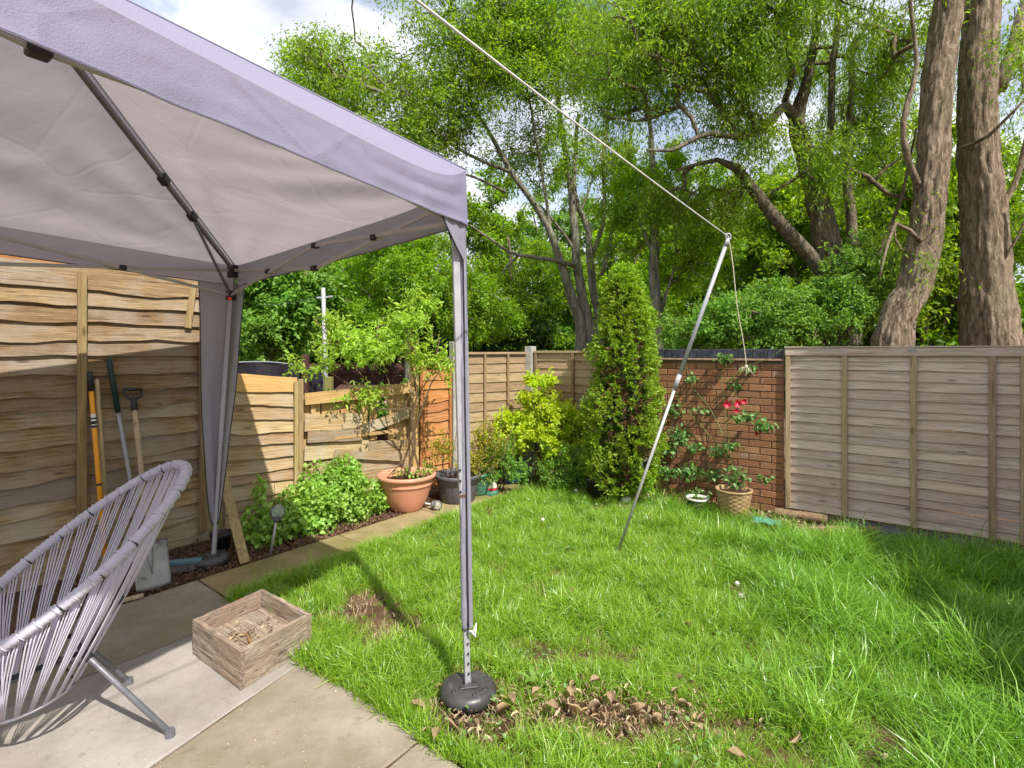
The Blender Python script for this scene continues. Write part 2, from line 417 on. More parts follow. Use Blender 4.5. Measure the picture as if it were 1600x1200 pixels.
# bark
def barkmat(name, a, b, sc=6.0, ridged=True):
    m, nt_, o_ = newmat(name); g = N(nt_)
    raw = g.n('ShaderNodeTexCoord').outputs['Object']
    v = g.n('ShaderNodeMapping', {0: raw, 'Scale': (3.2, 3.2, 0.95)}).outputs[0]
    n1 = g.noise(v, sc, 7, 0.65, 0.6)
    n2 = g.noise(raw, 2.0, 4)
    c = g.ramp(n1, [(0.33, tuple(x * 0.35 for x in a)), (0.48, a), (0.66, b)])
    c = g.mix(g.ramp(n2, [(0.45, (0, 0, 0)), (0.7, (0.35, 0.35, 0.35))]), c, (0.16, 0.17, 0.08))
    nt_.links.new(g.bsdf(c, 0.9, g.bump(n1, 1.0, 0.05), 0.15), o_.inputs[0])
    return m
M['bark'] = barkmat('furrowed willow bark', (0.23, 0.17, 0.12), (0.41, 0.32, 0.24))
M['bark_dark'] = barkmat('dark bark', (0.15, 0.12, 0.085), (0.28, 0.23, 0.17))
M['bark_grey'] = barkmat('smooth grey bark', (0.20, 0.185, 0.145), (0.33, 0.31, 0.25), 4)
M['twig'] = plain('brown twig', (0.14, 0.09, 0.05), 0.8)
M['greenstem'] = plain('green stem', (0.16, 0.20, 0.05), 0.6)

# leaves
M['leaf_willow'] = leafmat('willow leaf', [(0.11, 0.20, 0.022), (0.19, 0.33, 0.03), (0.30, 0.45, 0.05), (0.15, 0.27, 0.03)], 0.52)
M['leaf_bright'] = leafmat('bright spring leaf', [(0.20, 0.36, 0.03), (0.28, 0.46, 0.045), (0.16, 0.31, 0.025)], 0.5)
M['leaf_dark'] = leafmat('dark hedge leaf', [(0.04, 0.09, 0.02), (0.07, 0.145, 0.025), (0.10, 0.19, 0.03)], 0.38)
M['leaf_mid'] = leafmat('mid green leaf', [(0.12, 0.25, 0.035), (0.17, 0.33, 0.05), (0.23, 0.40, 0.07)], 0.42)
M['leaf_maple'] = leafmat('golden maple leaf', [(0.42, 0.56, 0.04), (0.54, 0.64, 0.06), (0.34, 0.50, 0.04)], 0.45)
M['leaf_cypress'] = leafmat('cypress spray', [(0.15, 0.27, 0.02), (0.26, 0.41, 0.035), (0.36, 0.50, 0.05), (0.20, 0.34, 0.03)], 0.3)
M['leaf_brown'] = leafmat('dead brown foliage', [(0.22, 0.12, 0.06), (0.32, 0.19, 0.10), (0.15, 0.08, 0.045)], 0.2, 0.8)
M['leaf_pot'] = leafmat('fresh lime leaf', [(0.32, 0.48, 0.07), (0.42, 0.58, 0.10), (0.24, 0.40, 0.05)], 0.45)
M['leaf_balm'] = leafmat('lemon balm leaf', [(0.18, 0.34, 0.045), (0.27, 0.46, 0.07), (0.36, 0.55, 0.13)], 0.35)
M['leaf_rose'] = leafmat('rose leaf', [(0.08, 0.19, 0.04), (0.14, 0.28, 0.07), (0.22, 0.38, 0.13)], 0.3)
M['leaf_yellow'] = leafmat('yellowing leaf', [(0.35, 0.33, 0.04), (0.25, 0.32, 0.05), (0.42, 0.36, 0.03)], 0.4)
M['litter'] = leafmat('dry leaf litter', [(0.40, 0.28, 0.16), (0.56, 0.43, 0.27), (0.26, 0.17, 0.10), (0.66, 0.54, 0.37)], 0.12, 0.8)
M['litter_dark'] = leafmat('bark chip litter', [(0.14, 0.08, 0.05), (0.22, 0.12, 0.08), (0.09, 0.05, 0.03)], 0.05, 0.9)
M['grass'] = leafmat('grass blade', [(0.10, 0.22, 0.015), (0.21, 0.39, 0.03), (0.34, 0.53, 0.06), (0.14, 0.29, 0.02), (0.42, 0.48, 0.17), (0.25, 0.44, 0.035)], 0.34, 0.33, spec=0.55)
M['grass_long'] = leafmat('long grass blade', [(0.11, 0.26, 0.02), (0.18, 0.38, 0.035), (0.29, 0.51, 0.08)], 0.32, 0.33, spec=0.5)

# glass
m, nt_, o_ = newmat('clear crackle glass'); g = N(nt_)
_, raw = objvec(g)
vo = g.n('ShaderNodeTexVoronoi', {'Vector': raw, 'Scale': 70.0}, feature='DISTANCE_TO_EDGE').outputs[0]
gl = g.n('ShaderNodeBsdfGlass', {'Color': (0.93, 0.97, 0.95, 1), 'Roughness': 0.03, 'IOR': 1.12, 'Normal': g.bump(vo, 0.8, 0.004)}).outputs[0]
ck = g.ramp(vo, [(0.0, (.55, .55, .55)), (0.05, (.12, .12, .12))])
df = g.n('ShaderNodeBsdfDiffuse', {'Color': (.75, .78, .76, 1)}).outputs[0]
gg = g.n('ShaderNodeMixShader', {0: ck, 1: gl, 2: df}).outputs[0]
fz = g.n('ShaderNodeFresnel', {'IOR': 1.5}).outputs[0]
gs = g.n('ShaderNodeBsdfGlossy', {'Roughness': .05}).outputs[0]
nt_.links.new(g.n('ShaderNodeMixShader', {0: fz, 1: gg, 2: gs}).outputs[0], o_.inputs[0]); M['glass'] = m

# ---------------------------------------------------------------- foliage tools
def unit(a): return a / np.maximum(np.linalg.norm(a, axis=1, keepdims=True), 1e-9)
def leaf_mesh(name, pos, size, aspect=0.35, out=None, ob=0.6, droop=0.3, upn=0.6, shape='diamond', fold=0.12, seed=0):
    r = np.random.default_rng(seed)
    n = len(pos)
    a = r.normal(size=(n, 3))
    a = unit(a)
    if out is not None: a = a + out * ob
    a[:, 2] -= droop
    a = unit(a)
    nn = r.normal(size=(n, 3)) * 0.7; nn[:, 2] += upn
    if out is not None: nn += out * 0.5
    s = unit(np.cross(a, nn)); nn = np.cross(s, a)
    Ls = (size * r.uniform(0.6, 1.25, n))[:, None] if np.isscalar(size) else (size * r.uniform(0.7, 1.2, n))[:, None]
    W = Ls * aspect * 0.5
    if shape == 'diamond':
        v0 = pos; v1 = pos + a * Ls * 0.45 + s * W + nn * Ls * fold; v2 = pos + a * Ls - nn * Ls * fold * 0.6; v3 = pos + a * Ls * 0.45 - s * W + nn * Ls * fold
        V = np.stack([v0, v1, v2, v3], 1).reshape(-1, 3)
        Fq = np.arange(n * 4).reshape(n, 4)
    else:
        mid = nn * Ls * fold
        v = [pos, pos + a * Ls * .28 + s * W * .92 + mid, pos + a * Ls * .65 + s * W * .8 + mid * .8, pos + a * Ls - mid, pos + a * Ls * .65 - s * W * .8 + mid * .8, pos + a * Ls * .28 - s * W * .92 + mid]
        V = np.stack(v, 1).reshape(-1, 3)
        b = (np.arange(n) * 6)[:, None]
        Fq = np.concatenate([b + np.array([[0, 1, 2, 3]]), b + np.array([[0, 3, 4, 5]])], 0)
    return mesh_np(name, V, Fq)

def trunk_mesh(mb, pts, radii, sides=10, flare=0):
    mb.tube(pts, radii, sides)

def resample(pts, step):
    """pts (x,y,z,r) smoothed by catmull-rom"""
    P4 = [np.array(p, float) for p in pts]
    out_ = []
    for i in range(len(P4) - 1):
        p0 = P4[max(i - 1, 0)]; p1 = P4[i]; p2 = P4[i + 1]; p3 = P4[min(i + 2, len(P4) - 1)]
        k = max(1, int(np.linalg.norm(p2[:3] - p1[:3]) / step))
        for j in range(k):
            t = j / k
            out_.append(0.5 * ((2 * p1) + (-p0 + p2) * t + (2 * p0 - 5 * p1 + 4 * p2 - p3) * t * t + (-p0 + 3 * p1 - 3 * p2 + p3) * t ** 3))
    out_.append(P4[-1]); return np.array(out_)

def make_tree(name, label, cat, base, stems, blobs, nclus, per, leaf, mat, bark, seed=0, aspect=0.3, droop=0.4,
              crad=0.35, group=None, twigr=0.0068, clump=0.0, shape='diamond', sides=8, upn=0.5, depthw=0.15, trunkname='trunk'):
    r = np.random.default_rng(seed)
    root = thing(name, label, cat, base, 0, group)
    pos, par, dep, rad = [], [], [], []
    tm = MB()
    for st in stems:
        q = resample(st, 0.22)
        rr = np.maximum(q[:, 3], 0.004)
        wob = np.array([[noise.noise(Vector((k * 0.35 + seed, s * 3.1, len(pos) * .01))) for s in range(3)] for k in range(len(q))]) * 0.05
        wob[0] = 0
        q[:, :3] += wob * np.minimum(1, np.linalg.norm(q[:, :3] - q[0, :3], axis=1, keepdims=True))
        tm.tube(q[:, :3], list(rr), sides)
        for k in range(len(q)):
            if k < len(q) * 0.25: continue
            pos.append(q[k, :3]); dep.append(k * 0.05); rad.append(rr[k]); par.append(-1)
    tm.build(trunkname, bark, root, True)
    # clusters
    w = np.array([b[6] for b in blobs], float); w /= w.sum()
    C = []
    tries = 0
    while len(C) < nclus and tries < nclus * 30:
        tries += 1
        b = blobs[r.choice(len(blobs), p=w)]
        d = r.normal(size=3); d /= np.linalg.norm(d)
        p = np.array(b[:3]) + d * np.array(b[3:6]) * r.uniform(0, 1) ** 0.42
        if p[2] < 0.1: continue
        if clump and noise.noise(Vector(p * clump) + Vector((seed, 0, 0))) < -0.22: continue
        C.append(p)
    C = np.array(C)
    P0 = np.array(pos)
    dmin = np.min(np.linalg.norm(C[:, None, :] - P0[None], axis=2), axis=1)
    order = np.argsort(dmin)
    NP = np.zeros((len(pos) + nclus * 30, 3)); ND = np.zeros(len(NP)); NP[:len(pos)] = P0; ND[:len(pos)] = dep
    npar = list(par); ndir = {}
    n = len(pos); paths = []
    for ci in order:
        c = C[ci]
        d = np.linalg.norm(NP[:n] - c, axis=1) + ND[:n] * depthw + np.maximum(0, NP[:n, 2] - c[2]) * 0.5
        j = int(np.argmin(d)); p0 = NP[j]
        v = c - p0; l = np.linalg.norm(v)
        k = int(min(14, max(2, l / 0.22)))
        up = np.array([0, 0, 1.0])
        ctrl = p0 + v * 0.5 + up * l * r.uniform(0.0, 0.22) + r.normal(size=3) * l * 0.07
        path = [j]
        for t in np.linspace(0, 1, k + 1)[1:]:
            q = (1 - t) ** 2 * p0 + 2 * t * (1 - t) * ctrl + t * t * c + r.normal(size=3) * 0.012
            if n >= len(NP): break
            NP[n] = q; ND[n] = ND[path[-1]] + l / k; npar.append(path[-1]); path.append(n); n += 1
        paths.append(path)
    cnt = np.zeros(n)
    for pth in paths: cnt[pth[-1]] += 1
    for i in range(n - 1, -1, -1):
        if npar[i] >= 0: cnt[npar[i]] += cnt[i]
    bm_ = MB()
    for pth in paths:
        rr = [min(.034, twigr * max(1, cnt[i]) ** 0.48) for i in pth]
        if pth[0] < len(rad): rr[0] = min(rad[pth[0]] * 0.7, rr[1] * 1.3)
        else: rr[0] = min(rr[0], rr[1] * 1.1)
        bm_.tube([NP[i] for i in pth], rr, 5, cap=False)
    tag(bm_.build('branches', bark, root, True), kind='stuff')
    # leaves, set on sprays round each cluster point
    pts = []; outs = []; nsp = 6
    for pth in paths:
        c = NP[pth[-1]]; prev = NP[pth[-2]]; d0 = c - prev; d0 /= (np.linalg.norm(d0) + 1e-9)
        for s in range(nsp):
            d = d0 * 0.8 + r.normal(size=3) * 0.75; d[2] -= droop * 0.4; d /= np.linalg.norm(d)
            ln = crad * r.uniform(0.5, 1.3); m_ = max(2, per // nsp)
            t = r.uniform(0, 1, m_)[:, None]
            q = c + d * t * ln + np.array([0, 0, -1.0]) * (t ** 2) * ln * droop * 0.5 + r.normal(size=(m_, 3)) * crad * 0.13
            pts.append(q); outs.append(np.repeat(d[None], m_, 0))
    pts = np.concatenate(pts); outs = np.concatenate(outs)
    me = leaf_mesh('crown', pts, leaf, aspect, outs, 0.5, droop, upn, shape, seed=seed + 1)
    link('crown', me, root, mat)
    return root

def foliage_part(name, parent, mat, blobs, n, leaf, aspect=0.6, seed=0, shape='oval', droop=0.2, surf=0.4, ob=0.7, upn=0.8, clump=0, thr=-0.1, zmin=0.0):
    """leaves spread through ellipsoids (x,y,z,rx,ry,rz,w)"""
    r = np.random.default_rng(seed)
    w = np.array([b[6] for b in blobs], float); w /= w.sum()
    B = np.array([b[:6] for b in blobs], float)
    k = r.choice(len(blobs), n, p=w)
    d = unit(r.normal(size=(n, 3)))
    p = B[k, :3] + d * B[k, 3:6] * (r.uniform(0, 1, n) ** surf)[:, None]
    ok = p[:, 2] > zmin
    if clump:
        cl = np.array([noise.noise(Vector(q * clump)) for q in p]); ok &= cl > thr
    p = p[ok]; d = d[ok]
    return link(name, leaf_mesh(name, p, leaf, aspect, d, ob, droop, upn, shape, seed=seed), parent, mat)

# ================================================================ SETTING: ground, soil, paving
mb = MB(); R_ = 900
mb.add([(-R_, -R_, -0.05), (R_, -R_, -0.05), (R_, R_, -0.05), (-R_, R_, -0.05)], [(0, 1, 2, 3)])
tag(mb.build('ground', M['earth']), kind='structure')
nx, ny = 150, 130
xs = np.linspace(-7, 8, nx); ys = np.linspace(-2, 11, ny)
V = []; Fc = []
for j, y in enumerate(ys):
    for i, x in enumerate(xs):
        e_ = 0 if 0 < i < nx - 1 and 0 < j < ny - 1 else -0.04
        V.append((x, y, -0.014 + 0.010 * noise.noise(Vector((x * 4, y * 4, 0))) + 0.004 * noise.noise(Vector((x * 19, y * 19, 3))) + e_))
for j in range(ny - 1):
    for i in range(nx - 1):
        a = j * nx + i; Fc.append((a, a + 1, a + nx + 1, a + nx))
me = bpy.data.meshes.new('garden_soil'); me.from_pydata(V, [], Fc); me.shade_smooth()
tag(link('garden_soil', me, None, M['earth']), kind='structure')

A0 = np.array([-2.374, 3.92]); E1 = np.array([.608, .794]); Q1 = np.array([.794, -.608])
def ST(s, t): return A0 + E1 * s + Q1 * t
paving = tag(thing('paving', None, None, (-1.6, 2.8, 0)), kind='structure')
def slab(corners, mat, z=0.0, seed=0):
    c = [np.array(p, float) for p in corners]; m_ = sum(c) / len(c); r = random.Random(seed)
    gap = 0.007
    ring = []
    for i in range(len(c)):
        a, b = c[i], c[(i + 1) % len(c)]
        n_ = 6
        for k in range(n_): ring.append(a + (b - a) * k / n_ + np.array([r.uniform(-.003, .003), r.uniform(-.003, .003)]))
    def ins(p, d): v = m_ - p; return p + v / np.linalg.norm(v) * d
    n_ = len(ring)
    vs_ = [(*ins(p, gap + .008), z) for p in ring] + [(*ins(p, gap), z - .007) for p in ring] + [(*ins(p, gap), z - .045) for p in ring]
    fs_ = [tuple(range(n_))] + [(i, n_ + i, n_ + (i + 1) % n_, (i + 1) % n_) for i in range(n_)] + [(n_ + i, 2 * n_ + i, 2 * n_ + (i + 1) % n_, n_ + (i + 1) % n_) for i in range(n_)]
    MB().add(vs_, fs_).build('paving_slab', mat, paving)
def rect(s0, s1, t0, t1): return [ST(s0, t0), ST(s0, t1), ST(s1, t1), ST(s1, t0)]
k = 0
for s0, s1 in ((0, 1.22), (1.22, 2.24), (2.24, 3.1), (3.1, 3.75)):
    slab(rect(s0, s1, 0, .56), M['slab_moss'], -.002 * (k % 2), k); k += 1
for s0, s1 in ((-.9, 0), (-1.8, -.9), (-2.7, -1.8), (-3.6, -2.7)):
    slab(rect(s0, s1, 0.0, .8), M['slab'], -.003 * (k % 2), k); k += 1
slab([ST(-1.3, .8), ST(-1.3, 1.86), ST(-.06, 1.585), ST(-.06, .8)], M['slab_light'], 0, 20)
slab([ST(-2.5, .8), ST(-2.5, 2.12), ST(-1.3, 1.86), ST(-1.3, .8)], M['slab'], -.003, 21)
slab([ST(-3.6, .8), ST(-3.6, 2.36), ST(-2.5, 2.12), ST(-2.5, .8)], M['slab'], 0, 26)
slab([ST(-1.3, 1.86), ST(-1.3, 2.54), ST(-.06, 2.54), ST(-.06, 1.585)], M['slab'], -.002, 22)
slab([ST(-2.5, 2.12), ST(-2.5, 2.54), ST(-1.3, 2.54), ST(-1.3, 1.86)], M['slab'], 0, 23)
slab(rect(-.66, -.08, 2.54, 3.4), M['slab'], -.004, 24)
slab(rect(-1.6, -.66, 2.54, 3.4), M['slab'], 0, 25)
slab(rect(-.96, -.10, 3.4, 4.3), M['slab'], -.002, 27)

# ================================================================ FENCES
_plank_cache = {}
def plank(L_, h_, wave, seed, th=0.012, lean=0.016, n_=8):
    key = (round(L_, 3), round(h_, 3), round(wave, 4), seed, th, lean)
    if key in _plank_cache: return _plank_cache[key]
    vs_, fs_ = [], []
    for i in range(n_ + 1):
        t = i / n_; x = t * L_
        w = wave * (noise.noise(Vector((t * 2.3 * L_ + seed * 7.7, seed, 0))) * 1.4 + 0.5 * noise.noise(Vector((t * 9 * L_, seed * 3.3, 5))))
        w2 = 0.35 * wave * noise.noise(Vector((t * 3 * L_ + seed, 9, seed)))
        yb = -lean + 0.25 * wave * noise.noise(Vector((t * 4 * L_, 3, seed * 2.1)))
        vs_ += [(x, yb, w), (x, yb + th, w), (x, th * .6, h_ + w2), (x, 0, h_ + w2)]
    for i in range(n_):
        for k in range(4):
            a = i * 4 + k; b = i * 4 + (k + 1) % 4
            fs_.append((a, b, b + 4, a + 4))
    fs_ += [(0, 3, 2, 1), (n_ * 4, n_ * 4 + 1, n_ * 4 + 2, n_ * 4 + 3)]
    me = bpy.data.meshes.new('plank'); me.from_pydata(vs_, [], fs_); me.update()
    _plank_cache[key] = me
    return me
def child_mesh(name, me, parent, mat, loc=(0, 0, 0), rot=(0, 0, 0), scale=(1, 1, 1)):
    if not me.materials: me.materials.append(mat)
    o = bpy.data.objects.new(name, me); COL.objects.link(o); o.parent = parent
    o.location = loc; o.rotation_euler = rot; o.scale = scale
    if me.materials[0] != mat:
        o.material_slots[0].link = 'OBJECT'; o.material_slots[0].material = mat
    return o
def lap_fence(name, label, p0, p1, z0, z1, rows, mat, matz, battens=(), bw=0.045, bd=0.022, wave=0.008, overlap=1.22, cap=None, frame=True, seed=0, jitter=0.1,
              lean=0.016, rake=0.0, nseg=8, topmat=None, group=None, backrail=True):
    p0 = np.array(p0, float); p1 = np.array(p1, float); d = p1 - p0; L_ = float(np.linalg.norm(d)); rz = math.atan2(d[1], d[0])
    root = thing(name, label, 'fence', (p0[0], p0[1], 0), rz, group)
    r = random.Random(seed); pitch = (z1 - z0) / rows
    z = z0
    for i in range(rows):
        hh = pitch * overlap + r.uniform(-1, 1) * pitch * jitter * .4
        me = plank(L_ - .02, round(pitch * overlap, 3), wave, seed * 20 + r.randint(0, 11) if nseg > 4 else 0, lean=lean, n_=nseg)
        o = child_mesh('plank', me, root, (topmat if (topmat and i == rows - 1) else mat), (0.01, 0.0, z + r.uniform(-1, 1) * pitch * jitter), (0, rake * (i / rows) / L_ + r.uniform(-.004, .004), 0))
        z += pitch
    for j, s in enumerate(battens):
        w_ = bw
        MB().box((s, -lean - bd / 2 - .003, (z0 + z1) / 2 - rake * .5 * s / L_ + .005), (w_, bd, z1 - z0 + .01 - rake * s / L_), bev=.002).build('batten', matz, root, world_space=False)
    if frame:
        MB().box((L_ / 2, .02, z1 + .0), (L_, .03, .04), bev=.002).build('back_rail', matz, root, world_space=False)
    if cap:
        MB().box((L_ / 2, -.012, z1 + .012), (L_ + .004, .062, cap), bev=.003).build('cap_rail', mat, root, world_space=False)
    return root
def post(name, label, x, y, w, z, mat, rz, group=None, cat='post', cap=False):
    o = MB().box((0, 0, (z - .05) / 2), (w, w, z + .05), bev=.006).build(name, mat)
    o.location = (x, y, 0); o.rotation_euler = (0, 0, rz)
    return tag(o, label, cat, group)

# ---- high fence at the left
hp = np.array([-2.80, 4.77]); hd = np.array([.595, .804]); hn = np.array([.804, -.595])   # hn points to the garden
LD = np.array([.755, .655]); LN = np.array([.655, -.755])
rzH = math.atan2(hd[1], hd[0]); rzL = math.atan2(LD[1], LD[0])
ph0 = hp - hd * 1.86
hf = lap_fence('lap_fence', 'tall golden brown waney lap fence behind the string chair and garden tools', ph0, hp - hd * .02, .10, 2.33, 17,
               M['gold'], M['goldz'], battens=(.93, 1.80), bw=.055, bd=.03, wave=.024, seed=3, jitter=.18, lean=.036, nseg=14, frame=False, overlap=1.42)
# neighbour's orange boards showing above the top plank
for s, w_ in ((.45, .90), (1.38, .94)):
    MB().box((s, .045, 2.40), (w_, .018, .17), bev=.002).build('plank', M['orange'], hf, world_space=False)
MB().box((1.10, .022, 2.34), (.05, .02, .22), bev=.002).build('batten', M['honeyz'], hf, world_space=False)
# broken stub of batten
o = MB().box((0, 0, 0), (.05, .02, .40), Matrix.Rotation(.12, 3, 'Y'), bev=.003).build('batten', M['goldz'], hf, world_space=False)
o.location = (1.70, -.045, 2.13); o['label'] = 'splintered loose batten tilted at the top'
MB().box((.93, -.01, .05), (1.84, .03, .1), bev=.003).build('gravel_board', M['gold'], hf, world_space=False)
ph1 = ph0 - hd * 1.9
lap_fence('lap_fence', 'tall waney lap fence panel at the far left, mostly out of view', ph1, ph0 - hd * .05, .10, 2.33, 17,
          M['gold'], M['goldz'], battens=(.03, .93, 1.80), bw=.05, bd=.03, wave=.022, seed=4, jitter=.16, lean=.022, nseg=10, frame=False)
q = hp + hd * .06
post('fence_post', 'green mossy square wooden post between the tall and the low fence', q[0], q[1], .10, 2.42, M['mossz'], rzH)
q = ph0 - hd * .025
post('fence_post', 'square wooden post joining the two tall waney fence panels at the left', q[0], q[1], .07, 2.36, M['goldz'], rzH)
# ---- low fence (left)
def LP(s): return np.array([-2.80, 4.77]) + LD * s
lf = lap_fence('lap_fence', 'low sun bleached waney lap fence panel behind the solar lamp', LP(.13), LP(.80), .06, 1.48, 11,
               M['pale'], M['goldz'], battens=(.645,), bw=.04, bd=.03, wave=.022, seed=5, jitter=.12, rake=.07, lean=.03, topmat=M['amber'], frame=False)
q = LP(.835)
post('fence_post', 'slim wooden post at the right end of the low bleached fence', q[0], q[1], .05, 1.44, M['goldz'], rzL)

# ---- broken section patched with pallet boards
pr = thing('broken_fence', 'broken low fence patched with honey coloured pallet boards behind the terracotta pot', 'fence', (*LP(.87), 0), rzL)
LB = 1.27
def lb(name, x0, z0, x1, z1, h_, y=-.01, th=.018, mat='honey', seed=0, world=False):
    a = Vector((x0, y, z0)); b = Vector((x1, y, z1)); d = b - a; l = d.length; n_ = 8; r = random.Random(seed * 13 + 5)
    me = MB()
    vs_ = []
    for i in range(n_ + 1):
        t = i / n_; w = .007 * noise.noise(Vector((t * 6, seed * 2.7, 1))); w2 = .006 * noise.noise(Vector((t * 5, seed * 5.7, 2)))
        vs_ += [(t * l, 0, -h_ / 2 + w), (t * l, th, -h_ / 2 + w), (t * l, th, h_ / 2 + w2), (t * l, 0, h_ / 2 + w2)]
    fs_ = []
    for i in range(n_):
        for k in range(4):
            A = i * 4 + k; B = i * 4 + (k + 1) % 4; fs_.append((A, B, B + 4, A + 4))
    fs_ += [(0, 3, 2, 1), (n_ * 4, n_ * 4 + 1, n_ * 4 + 2, n_ * 4 + 3)]
    me.add(vs_, fs_)
    o = child_mesh(name, me.mesh(name), pr, M[mat], a, (0, -math.atan2(d.z, d.x), 0))
    return o
lb('rail', 0.0, 1.235, LB * .98, 1.30, .12, -.035, .022, 'honey', 1)           # top board
for i, x in enumerate((.03, .14, .245, .35, .45, .565, .68, .79, .90, 1.02, 1.12, 1.22)):
    if i in (8,): continue
    o = MB().box((x, .05, .84), (.088, .016, .86 if i != 2 else .8), bev=.002).build('upright_board', M['honeyz'], pr, world_space=False)
for x in (.10, .53, 1.00):
    MB().box((x, .025, .84), (.05, .03, .84), bev=.002).build('batten', M['honeyz'], pr, world_space=False)
MB().box((1.23, -.02, .84), (.045, .07, .88), bev=.002).build('upright_post', M['goldz'], pr, world_space=False)
lb('plank', 0.0, .99, .62, .965, .17, -.03, .016, 'pale', 2)
lb('plank', .60, .86, 1.21, 1.0, .115, -.04, .016, 'gold', 3)
lb('plank', .02, .85, .62, .81, .12, -.055, .014, 'gold', 4)['label'] = 'snapped plank hanging down'
lb('plank', .30, .80, 1.12, .82, .03, -.06, .02, 'honey', 5)
lb('plank', .0, .68, .70, .66, .16, -.02, .016, 'pale', 6)
lb('plank', .30, .64, 1.10, .50, .09, -.06, .014, 'gold', 7)['label'] = 'long plank fallen across on a slant'
lb('plank', .62, .64, 1.21, .60, .17, .0, .016, 'gold', 8)
for i, z in enumerate((.48, .34, .21, .09)):
    lb('plank', .0, z, 1.22, z - .01, .165, -.02 + .004 * i, .016, 'pale', 9 + i)
q = LP(2.16)
post('fence_post', 'rough sawn wooden post beside the trunk of the potted shrub', q[0], q[1], .085, 1.92, M['honeyz'], rzL)
of = lap_fence('lap_fence', 'short orange stained fence panel with a split plank', LP(2.22), LP(2.68), .05, 1.52, 11,
               M['orange'], M['orangez'], battens=(.02, .44), bw=.035, bd=.02, wave=.02, seed=9, jitter=.12, lean=.02, frame=False, overlap=1.16)
MB().box((.23, -.01, 1.545), (.46, .05, .035), bev=.003).build('cap_rail', M['orange'], of, world_space=False)
q = LP(2.745)
post('concrete_post', 'weathered concrete fence post right of the orange panel', q[0], q[1], .10, 1.85, M['concrete'], rzL)
lap_fence('lap_fence', 'shady brown lap fence panel left of the corner post behind the maple', LP(2.81), LP(4.22), .06, 1.69, 13,
          M['tan'], M['tanz'], battens=(.02, .40, .80, 1.19, 1.385), bw=.035, bd=.022, wave=.003, seed=11, cap=.03, jitter=.03)

# ---- back fence and brick wall
BA = np.array([2.87, 5.47]); BD = np.array([.81, -.586]); BD /= np.linalg.norm(BD); BN = np.array([-BD[1], BD[0]]) * -1   # BN towards the camera
rzB = math.atan2(BD[1], BD[0])
def BP(s, off=0.0): return BA + BD * s + BN * off
q = BP(-3.22)
post('concrete_post', 'concrete corner post where the two back fences meet behind the maple', q[0], q[1], .12, 1.80, M['concrete'], rzB)
lap_fence('lap_fence', 'weathered lap fence panel between the corner post and the cypress', BP(-3.14), BP(-1.37), .10, 1.71, 15,
          M['tan'], M['tanz'], battens=(.03, .62, 1.20, 1.74), bw=.04, bd=.022, wave=.006, seed=13, cap=.03, jitter=.05)
bw = thing('brick_wall', 'red brown brick wall with blue brick coping behind the climbing rose', 'wall', (*BP(-1.36), 0), rzB)
WL = 1.345
MB().box((WL / 2, .06, .815), (WL - .006, .1, 1.63), bev=0).build('mortar', M['mortar'], bw, world_space=False)
bm = [MB().box((0, 0, 0), (w_, .104, .066), bev=.003).mesh('brick') for w_ in (.216, .104)]
r = random.Random(2)
for row in range(21):
    z = .045 + row * .0757; x = 0
    half = row % 2
    while x < WL - .03:
        if x == 0 and half: w_ = .104; me = bm[1]
        elif WL - x < .2: w_ = .104; me = bm[1]
        else: w_ = .216; me = bm[0]
        if x + w_ > WL + .02: break
        child_mesh('brick', me, bw, M['brick'], (x + w_ / 2, .053 - .006 + r.uniform(-.0025, .0025), z), (0, r.uniform(-.006, .006), r.uniform(-.008, .008)))
        x += w_ + .0105
MB().box((WL / 2, .045, 1.636), (WL, .155, .022), bev=.004).build('creasing_tile', M['creasing'], bw, world_space=False)
cb = MB().box((0, 0, 0), (.0655, .13, .10), bev=.003).mesh('coping_brick')
MB().box((WL / 2, .055, 1.70), (WL - .01, .115, .093)).build('mortar', M['mortar'], bw, world_space=False)
for i in range(18):
    child_mesh('coping_brick', cb, bw, M['bluebrick'], (.036 + i * .0752, .052, 1.701 + r.uniform(-.001, .001)), (0, r.uniform(-.01, .01), 0))
# right panel
rf = lap_fence('lap_fence', 'large grey brown lap fence panel on the right with four upright battens', BP(.02), BP(1.84), .09, 1.72, 18,
          M['grey'], M['greyz'], battens=(.022, .52, 1.06, 1.60, 1.80), bw=.045, bd=.024, wave=.006, seed=15, jitter=.12, nseg=14, lean=.017, overlap=1.14)
MB().box((.91, -.035, 1.72), (1.83, .026, .075), bev=.003).build('top_rail', M['grey'], rf, world_space=False)
MB().box((.91, -.02, 1.768), (1.84, .07, .014), bev=.003).build('cap_rail', M['grey'], rf, world_space=False)
MB().box((1.05, -.0505, 1.735), (.06, .004, .025)).build('bracket', M['steel'], rf, world_space=False)
q = BP(1.90)
post('concrete_post', 'concrete post at the right edge of the photo beside the grey brown panel', q[0], q[1], .11, 1.80, M['concrete'], rzB)
# fence down the right side of the lawn (out of the frame; its shade falls on the lawn)
SP = BP(1.98); SD = np.array([-.33, -.944])
for i in range(3):
    a = SP + SD * (i * 1.95); b = a + SD * 1.86
    lap_fence('lap_fence', ['tall side fence panel nearest the concrete post, right of the lawn', 'tall side fence panel in the middle of the right side', 'tall side fence panel nearest the viewer on the right'][i], a, b, .05, 2.3, 18, M['grey'], M['greyz'],
              battens=(.03, .62, 1.24, 1.82), wave=.004, seed=30 + i, group='side fence panels', nseg=4)

